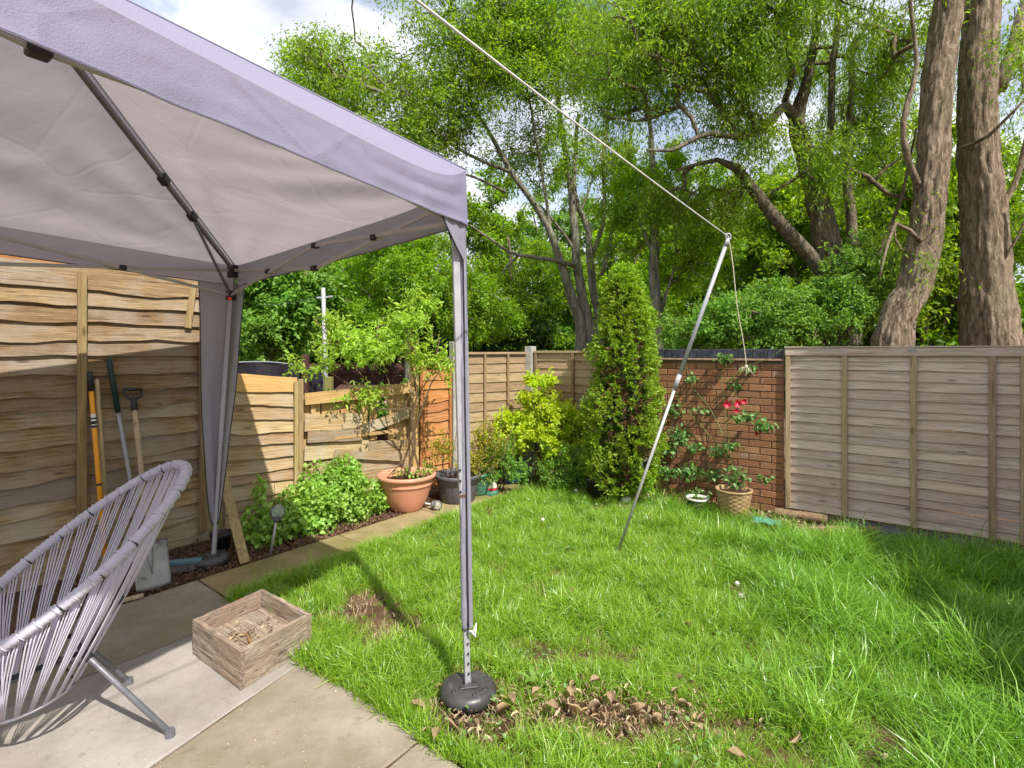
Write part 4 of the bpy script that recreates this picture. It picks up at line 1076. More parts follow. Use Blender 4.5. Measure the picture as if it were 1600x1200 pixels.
for i in range(4):
    a_t, a_s, _ = LEGS[i]; b_t, b_s, _ = LEGS[(i + 1) % 4]
    a_t = a_t + Vector((0, 0, .02)); b_t = b_t + Vector((0, 0, .02))
    mt_ = (a_t + b_t) / 2 + Vector((0, 0, -.01)); ms_ = (a_s + b_s) / 2
    off = (CTR - (a_t + b_t) / 2).normalized() * .012; off.z = 0
    bars = [(a_t, ms_), (a_s, mt_), (ms_, b_t), (mt_, b_s)]
    for k, (p, q) in enumerate(bars):
        MB().beam(p + off * (1 if k % 2 else -1), q + off * (1 if k % 2 else -1), .012, .024, bev=.002).build('truss_bar', M['bar'], gz)
    for p in ((a_t + ms_ + a_s + mt_) / 4, (ms_ + b_t + mt_ + b_s) / 4, mt_, ms_):
        MB().box(p, (.045, .045, .036), Matrix.Rotation(rzH, 3, 'Z'), bev=.005).build('pivot', M['black'], gz)
# corner curtains, hanging from the rear and the front corner
def curtain(ci, dirv, w0, w1, z0, z1, seed, foot, nu=10, nv=50, prof=None):
    c = CN[ci]; vs_ = []; fs_ = []
    for j in range(nv + 1):
        v = j / nv; z = z0 * (1 - v) + z1 * v
        base = Vector((c.x, c.y, 0)).lerp(Vector((foot.x, foot.y, 0)), min(1, (z0 - z) / z0))
        w = prof(v) if prof else w0 + (w1 - w0) * v ** .7
        for i in range(nu + 1):
            u = i / nu
            nn_ = Vector((-dirv.y, dirv.x, 0))
            rip = .02 * noise.noise(Vector((u * 3.2, v * 3 + seed, seed))) + .010 * math.sin(u * 9 + seed + v * 2) * (.4 + .6 * v)
            vs_.append(base + dirv * (u * w) + nn_ * rip * min(1, w * 6) + Vector((0, 0, z)))
    for j in range(nv):
        for i in range(nu):
            q = j * (nu + 1) + i; fs_.append((q, q + 1, q + nu + 2, q + nu + 1))
    o = MB().add(vs_, fs_).build('corner_curtain', M['fabric2'], gz, True)
    pts = [vs_[j * (nu + 1) + nu] for j in range(nv + 1)]
    me = MB().tube(pts, .004, 5).mesh('piping'); me.transform(gz.matrix_basis.inverted()); me.materials.append(M['black'])
    q = bpy.data.objects.new('piping', me); COL.objects.link(q); q.parent = o
e12 = (C2 - C1).normalized(); e13 = (C3 - C1).normalized()
F1 = feet[0]; F2 = feet[1]
curtain(1, e13, 0, 0, 2.30, .30, 1, F2, prof=lambda v: .30 * (1 - v) ** .55 * (1 - .25 * v) + .02)
curtain(1, -e12, 0, 0, 2.30, .30, 4, F2, prof=lambda v: .17 * (1 - v) ** .5 + .02)
curtain(0, e13, 0, 0, 2.44, .34, 7, F1 + Vector((.03, .0, 0)), prof=lambda v: max(.034, .26 * (1 - v / .13) ** .8 if v < .13 else 0), nv=90)
curtain(0, e12, 0, 0, 2.44, .36, 9, F1 + Vector((.03, .02, 0)), prof=lambda v: max(.03, .17 * (1 - v / .17) ** .8 if v < .17 else 0), nv=90)
# rolled curtain tied along the front leg
rl = []
for j in range(80):
    v = j / 79; z = 2.22 * (1 - v) + .33 * v; b = Vector((C1.x, C1.y, 0)).lerp(Vector((F1.x, F1.y, 0)), 1 - z / 2.44)
    rl.append(Vector((b.x - .015 + .003 * math.sin(v * 14), b.y - .012, z)))
MB().tube(rl, [(.017 + .005 * noise.noise(Vector((j * .22, 0, 3)))) * min(1, .25 + j / 6) for j in range(80)], 12).build('rolled_curtain', M['fabric2'], gz, True)
MB().tube([(-.215, 2.58, .33), (-.20, 2.56, .34), (-.185, 2.58, .30), (-.18, 2.60, .36), (-.20, 2.585, .31)], .006, 6).build('tie', M['line'], gz, True)

def weight(x, y, rz, label, z=.0):
    t = thing('leg_weight', label, 'weight', (x, y, z), rz, 'gazebo leg weights')
    prof = [(.02, 0.0), (.115, 0.0), (.136, .012), (.140, .035), (.133, .055), (.115, .068), (.09, .072), (.04, .070), (.03, .05)]
    def fn(a, zz, i):
        d = abs((a - math.pi / 2 + math.pi) % (2 * math.pi) - math.pi)
        n_ = 1 - .45 * math.exp(-(d / .28) ** 2) if i > 0 else 1
        return n_
    mb = MB().lathe(prof, (0, 0, 0), 64, fn); mb.build('disc', M['weight'], t, True, world_space=False)
    for a in (.25, 2.9, 3.75, 4.9, 5.6):
        MB().lathe([(.011, .0), (.011, .0735), (.007, .0735), (.007, .068)], (.095 * math.cos(a), .095 * math.sin(a), 0), 12).build('filler_plug', M['black'], t, True, world_space=False)
    MB().box((0, -.03, .0725), (.09, .03, .004), bev=.001).build('nameplate', M['weight'], t, world_space=False)
    return t
weight(-.218, 2.585, .2, 'round black leg weight on the grass at the foot of the front gazebo leg')
weight(-2.45, 4.22, .9, 'round black leg weight on the soil at the foot of the rear gazebo leg')
for i in (2, 3):
    p = LEGS[i][2]; weight(p.x, p.y, .5, ['', '', 'leg weight under the far left gazebo leg outside the picture', 'leg weight under the gazebo leg nearest the viewer outside the picture'][i])

# ================================================================ CHAIR
CT = np.array([-1.81, 2.85]); CF = np.array([-.63, -.777]); CF /= np.linalg.norm(CF); CW = np.array([-CF[1], CF[0]])
CW = np.array([.777, -.63])
ch = thing('string_chair', 'egg shaped chair of lilac grey string woven on a tilted round rim with black legs', 'chair', (-2.1, 2.4, 0))
def rimp(th):
    a = .45 * (1 - math.cos(th)); b = .385 * math.sin(th) * (1 - .06 * math.cos(th))
    q = CT + CF * a + CW * b
    return Vector((q[0], q[1], 1.075 - .66 * (a / .9) ** 1.12 + .02 * math.cos(2 * th)))
RC = Vector((-2.15, 2.32, .20)); RR = .175
def ringp(th):
    q = np.array([RC.x, RC.y]) - CF * math.cos(th) * RR + CW * math.sin(th) * RR
    return Vector((q[0], q[1], RC.z - .03 * math.cos(th) * -1))
nW = 330; pts = []; rad = []
for i in range(nW):
    th = 2 * math.pi * i / nW; pts.append(rimp(th)); rad.append(.0235 + (.0024 if i % 2 else -.0018))
MB().tube(pts, rad, 12, closed=True).build('rim', M['rim'], ch, True)
MB().tube([ringp(2 * math.pi * i / 60) for i in range(60)], .008, 8, closed=True).build('seat_ring', M['darkmetal'], ch, True)
NC = 150; rr = random.Random(4)
for i in range(NC):
    g_ = i // 3; th = 2 * math.pi * (g_ * 3 + (i % 3 - 1) * .8 + 1.0) / NC
    sk = (.07 if g_ % 2 else -.07)
    a = rimp(th); b = ringp(th + sk)
    cv = (RC - (a + b) / 2); cv.z = -.3; cv = -cv.normalized() * .032
    mids = [a.lerp(b, t) + cv * math.sin(math.pi * t) for t in (0, .25, .5, .75, 1)]
    MB().tube(mids, .0034, 5).build('cord', M['cord'], ch, True)
    # loop of the cord round the rim
    tang = (rimp(th + .02) - rimp(th - .02)).normalized(); u = tang.cross(Vector((0, 0, 1))).normalized(); w = u.cross(tang)
    if i % 3 == 0:
        MB().tube([a + (u * math.cos(k * .785) + w * math.sin(k * .785)) * .0268 + tang * .004 * math.sin(k) for k in range(8)], .0034, 5, closed=True).build('cord_loop', M['cord'], ch, True)
for k in range(22):
    th = 2 * math.pi * (k + .5) / 22
    seg = [rimp(th + t * .0022) for t in range(-3, 4)]
    MB().tube([q + Vector((0, 0, -.003)) for q in seg], .0252, 10).build('rim_joint', M['black'], ch, True)
J1 = Vector((-1.955, 2.36, .355)); J2 = Vector((-2.20, 2.60, .30))
J3 = Vector((-2.33, 2.05, .30)); J4 = Vector((-2.55, 2.30, .30))
f1 = Vector((-1.53, 2.32, .015)); f2 = Vector((-1.985, 2.685, .015)); f3 = Vector((-2.46, 1.70, .015)); f4 = Vector((-2.95, 2.15, .015))
for a, b in ((J1, f1), (J2, f2), (J3, f3), (J4, f4)):
    l_ = MB().tube([a, a.lerp(b, .12), b], .0125, 10).build('leg', M['darkmetal'], ch, True)
    me = MB().tube([b + Vector((0, 0, -.015)), b + Vector((0, 0, .016))], [.021, .019], 12).mesh('foot_cap'); me.transform(ch.matrix_basis.inverted()); me.materials.append(M['darkmetal'])
    o = bpy.data.objects.new('foot_cap', me); COL.objects.link(o); o.parent = l_
    MB().tube([a.lerp(b, .0) , a.lerp(b, .09)], .0185, 10).build('collar', M['black'], ch, True)
for a, b in ((J1, J2), (J2, J4), (J4, J3), (J3, J1)): MB().tube([a, b], .011, 8).build('stretcher', M['black'], ch, True)
for th, J in ((.75, J1), (5.4, J2)):
    e = rimp(th); MB().tube([J, J.lerp(e, .35) + Vector((.02, 0, -.03)), e], .008, 8).build('support_bar', M['black'], ch, True)

# ================================================================ PLANTER BOX
pl = thing('planter_box', 'empty square planter box of cracked grey driftwood boards on the paving', 'planter', (-1.47, 2.98, 0), math.atan2(.32, -.44))
pa = Vector((-1.379, 2.628, 0)); pb = Vector((-1.82, 2.95, 0)); pc = Vector((-1.165, 3.015, 0)); pd = pb + (pc - pa)
def wavy_board(a, b, z0, z1, th, inn_, mat, parent, name, seed):
    d = (b - a).normalized(); n_ = Vector((-d.y, d.x, 0)) * inn_; nx_, nz_ = 26, 10; V = []; Fq = []
    L_ = (b - a).length
    for j in range(nz_ + 1):
        for i in range(nx_ + 1):
            u = i / nx_; v = j / nz_
            g_ = noise.noise(Vector((u * 3 + seed, v * 14, seed))) * .004 + noise.noise(Vector((u * 9 + seed, v * 30, seed))) * .0025
            e_ = .006 * noise.noise(Vector((u * 8, seed, 2))) if j in (0, nz_) else 0
            V.append(a + d * (L_ * u) - n_ * (g_ - .002) + Vector((0, 0, z0 + (z1 - z0) * v + (e_ if j == nz_ else abs(e_)))))
    k = len(V)
    for j in range(nz_ + 1):
        for i in range(nx_ + 1):
            u = i / nx_; v = j / nz_
            g_ = noise.noise(Vector((u * 3 + seed, v * 14, seed + 9))) * .003
            V.append(a + d * (L_ * u) + n_ * (th + g_) + Vector((0, 0, z0 + (z1 - z0) * v + (V[j * (nx_ + 1) + i].z - z0 - (z1 - z0) * v))))
    W = nx_ + 1
    for j in range(nz_):
        for i in range(nx_):
            q = j * W + i; Fq += [(q, q + 1, q + W + 1, q + W), (k + q, k + q + W, k + q + W + 1, k + q + 1)]
    for i in range(nx_):
        Fq += [(i, k + i, k + i + 1, i + 1), (nz_ * W + i, nz_ * W + i + 1, k + nz_ * W + i + 1, k + nz_ * W + i)]
    for j in range(nz_):
        Fq += [(j * W, (j + 1) * W, k + (j + 1) * W, k + j * W), (j * W + nx_, k + j * W + nx_, k + (j + 1) * W + nx_, (j + 1) * W + nx_)]
    return MB().add(V, Fq).build(name, mat, parent, False)
def side_w(a, b, c, seed, mt='planter'): 
    d = (b - a).normalized(); n_ = Vector((-d.y, d.x, 0)); inn_ = 1 if n_.dot(c - a) > 0 else -1
    return wavy_board(a, b, .002, .198, .026, inn_, M[mt], pl, 'side_board', seed)
cen = (pa + pd) / 2
dx = (pc - pa).normalized() * .027
side_w(pa, pb, cen, 1.0); side_w(pc, pd, cen, 5.0)
dy = (pb - pa).normalized() * .027
for (a, b, sd_) in ((pa, pc, 9.0), (pb, pd, 13.0)):
    q0 = a + (b - a).normalized() * .027; q1 = b - (b - a).normalized() * .027
    side_w(q0, q1, cen, sd_, 'planterY')
MB().box(cen + Vector((0, 0, .085)), (.50, .40, .03), Matrix.Rotation(math.atan2((pb - pa).y, (pb - pa).x), 3, 'Z')).build('bottom_board', M['planter'], pl)
r = np.random.default_rng(8); n = 60
pp = np.stack([cen.x + r.normal(0, .07, n), cen.y + r.normal(0, .06, n), np.full(n, .104)], 1)
o = link('leaf_debris', leaf_mesh('leaf_debris', pp, .035, .4, None, .6, 0, 3.0, 'diamond', .3, 8), None, M['litter']); tag(o, 'scrap of dry leaves and twigs lying inside the planter box', 'leaf litter', kind='stuff')
q = [cen + Vector((-.05 + .02 * k, -.03 - .012 * k + .02 * math.sin(k), .108 + .004 * math.sin(k * 2))) for k in range(9)]
tag(MB().tube(q, [.006, .009, .008, .009, .01, .01, .009, .008, .004], 6).build('dry_stalk', M['leaf_brown'], None, True), 'curled dry brown stalk lying in the planter box', 'stalk')

# ================================================================ WASHING LINE PROP
foot = G(962, 866); topP = P(1138, 372, 4.28)
pp_ = thing('line_prop', 'leaning telescopic metal pole holding up the washing line, stuck in the lawn', 'prop', foot)
ax = topP - foot
MB().tube([foot + Vector((0, 0, -.03)), foot + ax * .56], .0125, 12).build('lower_tube', M['bar'], pp_, True)
MB().tube([foot + ax * .54, foot + ax * .985], .0165, 12).build('upper_tube', M['metal'], pp_, True)
MB().tube([foot + ax * .53, foot + ax * .575], .0205, 12).build('clamp_collar', M['metal'], pp_, True)
MB().tube([foot + ax * .975, foot + ax * 1.0], [.02, .014], 12).build('end_cap', M['metal'], pp_, True)
MB().tube([topP + Vector((.022 * math.cos(a), 0, .012 + .026 * math.sin(a))) for a in np.linspace(0, 2 * math.pi, 14)[:-1]], .006, 6, closed=True).build('eye_hook', M['metal'], pp_, True)
e0 = topP + Vector((0, 0, .012))
d_ = P(675, -8, 1.5) - e0
ln = [e0 + d_ * t + Vector((0, 0, -.05 * math.sin(math.pi * min(1, t / 2)))) for t in np.linspace(0, 2.0, 30)]
tag(MB().tube(ln, .0042, 8).build('washing_line', M['line'], None, True), 'pale washing line rising from the prop over the gazebo side', 'line')
e1 = P(1166, 574, 4.33)
rp_ = thing('rope_end', 'thin rope dangling from the prop top with a frayed knot in front of the wall', 'rope', e1)
MB().tube([e0.lerp(e1, t) + Vector((.006 * math.sin(t * 9), 0, 0)) for t in np.linspace(0, 1, 20)], .0045, 6).build('rope', M['rope'], rp_, True)
MB().sphere(e1 + Vector((0, 0, .005)), (.013, .013, .018), 8, 6).build('knot', M['rope'], rp_, True)
mb = MB(); r_ = random.Random(3)
for k in range(26):
    d = Vector((r_.gauss(0, .026), r_.gauss(0, .02), -abs(r_.gauss(.03, .025)))); mb.tube([e1, e1 + d * .5 + Vector((0, 0, .008)), e1 + d], .0012, 3)
tag(mb.build('frayed_ends', M['rope'], rp_), kind='stuff')

# ================================================================ GARDEN TOOLS
def hf_pt(px, py, off=.06):      # point of the tall fence plane seen at a pixel
    u = (px - 800) / F
    # hp + hd*s + hn*off  with x = u*y
    b = hp + hn * off
    s = (u * b[1] - b[0]) / (hd[0] - u * hd[1])
    q = b + hd * s
    return P(px, py, q[1])
def tool_root(name, label, cat, foot_): return thing(name, label, cat, foot_)
# orange broom handle
a = hf_pt(140, 580, .07); b = G(166, 868); b.z = .02
b = hf_pt(166, 905, .22); b.z = .03
t = tool_root('broom', 'orange yellow handled tool with black tip leaning left of the wooden pole', 'broom', (b.x, b.y, 0))
d = b - a
MB().tube([a + d * .08, b], .0165, 12).build('handle', M['yellow'], t, True)
MB().tube([a, a + d * .005, a + d * .10], [.013, .0185, .0185], 12).build('grip', M['black'], t, True)
MB().tube([a + d * .215, a + d * .285], .0172, 12).build('sticker', M['white'], t, True)
for k, w_ in ((.232, .008), (.25, .014), (.272, .010)): MB().tube([a + d * k, a + d * (k + w_)], .01745, 12).build('sticker_print', M['black'], t, True)
MB().tube([a + d * .56, a + d * .57], .0185, 12).build('collar', M['black'], t, True)
MB().box(b, (.24, .06, .05), Matrix.Rotation(rzH, 3, 'Z'), bev=.006).build('head', M['black'], t)
a = hf_pt(151, 592, .06); b = hf_pt(172, 905, .16); b.z = .0
t = tool_root('wooden_pole', 'bare wooden tool handle leaning right beside the orange yellow handle', 'pole', (b.x, b.y, 0))
MB().tube([a, a + (b - a) * .01, b], [.010, .0165, .0165], 12).build('handle', M['handle'], t, True)
MB().box(b + Vector((0, 0, .03)), (.16, .03, .06), Matrix.Rotation(rzH, 3, 'Z'), bev=.004).build('head', M['steel'], t)
a = hf_pt(170, 560, .06); b = hf_pt(225, 905, .12); b.z = .0
t = tool_root('rake', 'long tool with dark green grip and grey metal shaft leaning against the tall fence', 'rake', (b.x, b.y, 0))
d = b - a
MB().tube([a, a + d * .005, a + d * .26], [.012, .019, .019], 12).build('grip', M['greengrip'], t, True)
MB().tube([a + d * .25, b + Vector((0, 0, .02))], .0145, 12).build('shaft', M['metal'], t, True)
MB().box(b + Vector((0, 0, .03)), (.3, .02, .03), Matrix.Rotation(rzH, 3, 'Z'), bev=.004).build('head', M['steel'], t)
for k in range(9):
    q = b + Vector((hd[0], hd[1], 0)) * ((k - 4) * .034) + Vector((hn[0] * .02, hn[1] * .02, .012)); MB().beam(q + Vector((0, 0, .01)), q + Vector((0, 0, -.012)) + Vector((hn[0], hn[1], 0)) * .03, .006, .006).build('tine', M['steel'], t)
# spade
top = hf_pt(207, 606, .10); bl = G(240, 925); bl.z = .02
t = tool_root('spade', 'garden spade with black D grip and pale shaft leaning behind the string chair', 'spade', (bl.x, bl.y, 0))
d = bl - top; dn = d.normalized(); sd_ = Vector((hd[0], hd[1], 0)); sd_ = (sd_ - dn * sd_.dot(dn)).normalized(); fr = sd_.cross(dn).normalized()
if fr.y > 0: fr = -fr
Ld = d.length
blt = 1 - .34 / Ld
gr = []
for k in range(15):
    a_ = math.pi * k / 14; gr.append(top + dn * (.015 + .085 * math.sin(a_) ** .8) + sd_ * (.062 * math.cos(a_)))
MB().tube(gr, .0095, 8).build('grip', M['black'], t, True)
MB().tube([top + dn * .015 - sd_ * .066, top + dn * .015 + sd_ * .066], .0135, 10).build('grip_bar', M['black'], t, True)
MB().tube([top + dn * .09, top + dn * .12, top + dn * .20], [.014, .022, .024], 12).build('socket', M['black'], t, True)
MB().tube([top + dn * .18, top + dn * .5, top + d * (blt + .02)], [.0195, .019, .019], 12).build('shaft', M['handle'], t, True)
vs_ = []; fs_ = []; nu_, nv_ = 12, 12
for side_ in (0, 1):
    for j in range(nv_ + 1):
        v = j / nv_
        for i in range(nu_ + 1):
            u = i / nu_ * 2 - 1; w_ = .115 * (1 - .06 * v)
            cur = .016 * u * u - .004 * (1 - v)
            z_ = .34 * v + (.012 * u * u * (-1) if j == nv_ else 0)
            vs_.append(top + d * blt + dn * z_ + sd_ * (u * w_) + fr * (cur + side_ * .004))
W = nu_ + 1; K = W * (nv_ + 1)
for j in range(nv_):
    for i in range(nu_):
        q = j * W + i; fs_ += [(q, q + W, q + W + 1, q + 1), (K + q, K + q + 1, K + q + W + 1, K + q + W)]
for i in range(nu_): fs_ += [(i, i + 1, K + i + 1, K + i), (nv_ * W + i, K + nv_ * W + i, K + nv_ * W + i + 1, nv_ * W + i + 1)]
for j in range(nv_): fs_ += [(j * W, K + j * W, K + (j + 1) * W, (j + 1) * W), (j * W + nu_, (j + 1) * W + nu_, K + (j + 1) * W + nu_, K + j * W + nu_)]
MB().add(vs_, fs_).build('blade', M['steel'], t, True)
MB().tube([top + d * (blt - .12), top + d * blt, top + d * (blt + .09), top + d * (blt + .15)], [.022, .026, .018, .004], 12).build('blade_socket', M['steel'], t, True)
# brush head on the soil
q = G(285, 893); t = thing('hand_brush', 'small blue grey brush head lying bristles down beside the spade blade', 'brush', (q.x, q.y, 0), .55)
MB().box((0, 0, .075), (.26, .055, .035), Matrix.Rotation(.1, 3, 'Y'), bev=.006).build('stock', M['bluebrush'], t, world_space=False)
mb = MB()
for i in range(40):
    for j in range(4):
        x = -.12 + i * .0062; y = -.02 + j * .013; mb.tube([(x, y, .06), (x + rr.uniform(-.004, .004) if hasattr(rr, 'uniform') else x, y - .008, .005)], .0022, 3)
tag(mb.build('bristles', M['bristle'], t, world_space=False), kind='stuff')
# leaning plank by the mossy post
a = P(338, 702, 4.62); b = G(383, 880)
tag(MB().beam(a, b, .075, .025, (.5, -.8, .2), bev=.003).build('leaning_plank', M['goldz']), 'short grey plank leaning on the mossy post behind the gazebo leg', 'plank')
# stick at the edge of the paving by the spade
tag(MB().beam(G(178, 942, .02), G(224, 930, .02), .03, .022, bev=.003).build('stick', M['handle']), 'short pale offcut of wood on the edge of the paving below the spade', 'stick')
# small dark pot
def pot(name, label, c, prof, mat, n_=32, fn=None, soil=None, soilr=None, group=None, cat='pot', part='bowl'):
    t = thing(name, label, cat, (c.x, c.y, 0), 0, group)
    MB().lathe(prof, (0, 0, 0), n_, fn).build(part, mat, t, True, world_space=False)
    if soil: MB().lathe([(0, soil + .01), (soilr * .6, soil + .006), (soilr, soil)], (0, 0, 0), 24).build('soil', M['soilpot'], t, True, world_space=False)
    return t
q = G(346, 860); pot('plant_pot', 'small dark plastic pot in the shade between the mossy post and the leaning plank', q,
    [(.0, .0), (.06, .0), (.08, .13), (.09, .13), (.09, .16), (.078, .16), (.065, .06)], M['black'], soil=.13, soilr=.075)

# ================================================================ SOLAR GLOBE LAMPS
def globe_lamp(base, topc, label, r_=.062):
    t = thing('solar_lamp', label, 'lamp', base, 0, 'crackle glass solar lamps')
    d = (topc - base).normalized()
    MB().sphere(topc, r_, 24, 16).build('globe', M['glass'], t, True)
    MB().tube([base, topc - d * r_ * 1.15], .0105, 12).build('stake', M['bar'], t, True)
    MB().tube([topc - d * r_ * 1.45, topc - d * r_ * 1.15, topc - d * r_ * .72], [.012, .028, .048], 20).build('cup', M['darkmetal'], t, True)
    MB().tube([topc - d * r_ * .7, topc - d * r_ * .64], [.03, .03], 16).build('solar_cell', M['bluebrick'], t, True)
    return t
globe_lamp(G(423, 866), P(434, 800, G(423, 866).y - .01), 'upright solar lamp, crackle glass globe on a steel stake in front of lemon balm')
b0 = G(683, 797); b0.z = .05; tl = Vector((b0.x - .28, b0.y + .13, .06))
globe_lamp(tl, b0, 'fallen solar lamp with its globe resting between terracotta pot and charcoal tub', .055)

# ================================================================ POTS ALONG THE PATH
tc_ = G(632, 806); tc_.y += .26; tc_.x -= .03
pot('terracotta_pot', 'large smooth terracotta bowl pot beside the path', tc_,
    [(0, 0), (.165, 0), (.18, .02), (.235, .13), (.265, .24), (.275, .27), (.283, .275), (.283, .29), (.278, .295), (.287, .31), (.290, .335), (.312, .345), (.322, .36), (.320, .38), (.306, .39), (.285, .385), (.272, .37), (.262, .30)], M['terracotta'], 48, soil=.31, soilr=.265)
tb = G(705, 790); tb.y += .22; tb.x += .05
pot('tub', 'ribbed charcoal plastic tub standing right of the terracotta pot', tb,
    [(0, 0), (.19, 0), (.205, .02), (.232, .20), (.236, .215), (.246, .22), (.246, .262), (.266, .275), (.268, .30), (.262, .315), (.248, .312), (.24, .29), (.235, .22)], M['tub'], 96,
    lambda a, z, i: 1 - (.028 if 1 <= i <= 3 and (a * 14 / (2 * math.pi)) % 1 < .16 else 0), soil=.24, soilr=.232)
gp_ = G(741, 777); gp_.y += .15; gp_.x += .03
pot('glazed_pot', 'green glazed ceramic pot just right of the front gazebo leg', gp_,
    [(0, 0), (.11, 0), (.13, .03), (.175, .20), (.18, .235), (.195, .24), (.196, .262), (.184, .27), (.17, .25)], M['greenglaze'], 40, soil=.235, soilr=.17)
bp_ = G(800, 758); bp_.y += .16
pot('glazed_pot', 'cobalt blue glazed pot under the golden maple', bp_,
    [(0, 0), (.11, 0), (.135, .03), (.175, .18), (.17, .24), (.16, .26), (.175, .275), (.172, .29), (.155, .28)], M['blueglaze'], 40, soil=.255, soilr=.15)
lh = G(768, 772); t = thing('ornament', 'small white lighthouse ornament with tiny black windows and a red band', 'ornament', lh)
MB().lathe([(.085, 0), (.088, .03), (.075, .055), (0, .055)], (0, 0, 0), 8).build('green_base', M['greenglaze'], t, world_space=False)
MB().lathe([(.072, .055), (.070, .085), (0, .085)], (0, 0, 0), 8).build('red_band', M['red'], t, world_space=False)
MB().lathe([(.068, .085), (.036, .30), (0, .30)], (0, 0, 0), 8).build('tower', M['white'], t, world_space=False)
MB().lathe([(.046, .30), (.046, .312), (.026, .315), (.026, .355), (.036, .36), (.0, .40)], (0, 0, 0), 12).build('lantern', M['concrete'], t, world_space=False)
for a_, z in ((-1.96, .14), (-1.96, .21), (-1.18, .17), (-1.18, .25), (-1.96, .265)):
    rr_ = .066 - (z - .085) * .149; MB().box((rr_ * math.cos(a_) * .97, rr_ * math.sin(a_) * .97, z), (.012, .012, .018), Matrix.Rotation(a_ + math.pi / 2, 3, 'Z')).build('window', M['black'], t, world_space=False)
q = G(660, 788); q.y += .05
t = thing('ornament', 'small white ornament tucked between the terracotta pot and the charcoal tub', 'ornament', q)
MB().sphere((0, 0, .05), (.032, .03, .05), 12, 8).sphere((.028, -.01, .075), (.022, .02, .025), 12, 8).build('body', M['white'], t, True, world_space=False)
q = G(784, 755); q.y += .05
tag(MB().box((q.x, q.y, .19), (.05, .05, .38), bev=.006).build('marker_post', M['concrete']), 'short pale stone upright between the lighthouse and the blue pot', 'post')
# trough, black tub, stones by the cypress
q = G(893, 764); t = thing('trough', 'low green plastic trough with pale rim under the small shrub', 'trough', (q.x, q.y + .1, 0), rzB)
MB().box((0, 0, .10), (.36, .16, .20), bev=.012).build('body', M['greengrip'], t, world_space=False)
MB().box((0, 0, .205), (.38, .18, .018), bev=.005).build('rim', M['metal'], t, world_space=False)
q = G(934, 782); t = thing('plant_pot', 'black plastic pot at the left foot of the cypress', 'pot', (q.x, q.y + .05, 0))
MB().lathe([(0, 0), (.10, 0), (.13, .22), (.14, .22), (.14, .25), (.12, .25), (.11, .1)], (0, 0, 0), 28).build('bowl', M['black'], t, True, world_space=False)
for i, (px, py, s_) in enumerate(((968, 776, .075), (978, 786, .06), (956, 770, .05))):
    q = G(px, py); mb = MB().sphere((q.x, q.y, s_ * .55), (s_, s_ * .8, s_ * .7), 12, 8)
    mb.v = [tuple(Vector(v) + Vector((1, 1, 1)) * .25 * s_ * noise.noise(Vector(v) * 14)) for v in mb.v]
    tag(mb.build('stone', M['white'], None, True), ['pale rough stone at the foot of the cypress, largest of three', 'pale rough stone at the foot of the cypress, nearest the viewer of three', 'small pale rough stone at the foot of the cypress, farthest left of three'][i], 'stone')

# ================================================================ WALL SIDE POTS, LOGS, SHEETING
def wall_pt(px, py, off=.0):
    u = (px - 800) / F; b = BA + BN * off
    s = (u * b[1] - b[0]) / (BD[0] - u * BD[1]); q = b + BD * s
    return P(px, py, q[1])
bk = G(1152, 815); bk.y += .13; bk.x += .02
def weave(a, z, i): return 1 + (.028 if (int(a * 22 / (2 * math.pi) + 1e-6) + i // 2) % 2 else -.02) * (1 if 1 < i < 26 else 0)
prof = [(0, 0), (.115, 0)] + [(.118 + .055 * (k / 24) ** .8, .01 + .27 * k / 24) for k in range(25)] + [(.182, .284), (.182, .30), (.160, .30), (.155, .22)]
pot('woven_pot', 'tan pot with a woven basket pattern holding the climbing rose by the brick wall', bk, prof, M['basket'], 88, weave, soil=.26, soilr=.158)
q = G(1094, 803); q.y += .08
pot('plant_pot', 'small dark pot with a pale rim half hidden in grass below the left rose', q, [(0, 0), (.09, 0), (.105, .125), (.10, .13)], M['black'], soil=.12, soilr=.10)
MB().lathe([(.105, .13), (.120, .135), (.120, .155), (.103, .155), (.100, .13)], (0, 0, 0), 28).build('rim', M['white'], [o for o in bpy.data.objects if o.get('label', '').startswith('small dark pot with a pale rim')][0], True, world_space=False)
lgA = G(1243, 838); lgB = wall_pt(1368, 846, .22); lgB.z = .05
def log(a, b, r_, label, seed):
    rs = []; n_ = 24
    for i in range(n_ + 1):
        t_ = i / n_; rs.append(r_ * (1 + .12 * noise.noise(Vector((t_ * 5, seed, 0)))))
    pts_ = [a.lerp(b, i / n_) + Vector((0, 0, .01 * noise.noise(Vector((i * .2, seed, 3))))) for i in range(n_ + 1)]
    t = thing('log', label, 'log', (a.x, a.y, 0))
    mb = MB().tube(pts_, rs, 20, cap=False)
    mb.v = [tuple(Vector(v) + Vector((0, 1, 1)) * .006 * noise.noise(Vector(v) * 40)) for v in mb.v]
    mb.build('bark', M['log'], t, True)
    d = (b - a).normalized()
    for e_, sg in ((a, -1), (b, 1)):
        MB().tube([e_ - d * sg * .002, e_ + d * sg * .004], r_ * .93, 20).build('cut_end', M['handle'], t)
    return t
log(Vector((lgA.x, lgA.y, .05)), Vector((lgB.x, lgB.y, .05)), .043, 'long pale barked log lying along the foot of the right fence', 1)
a = wall_pt(1212, 822, .16); a.z = .06; b = wall_pt(1292, 828, .11); b.z = .06
log(a, b, .045, 'shorter dark rotten log lying behind the long pale one', 2)
q = G(1262, 848); tag(MB().beam((q.x - .2, q.y + .1, .012), (q.x + .25, q.y - .12, .012), .07, .02, bev=.003).build('board', M['log']), 'flat rotting board half sunk in the grass in front of the logs', 'board')
q = G(1197, 822)
vs_ = []; fs_ = []
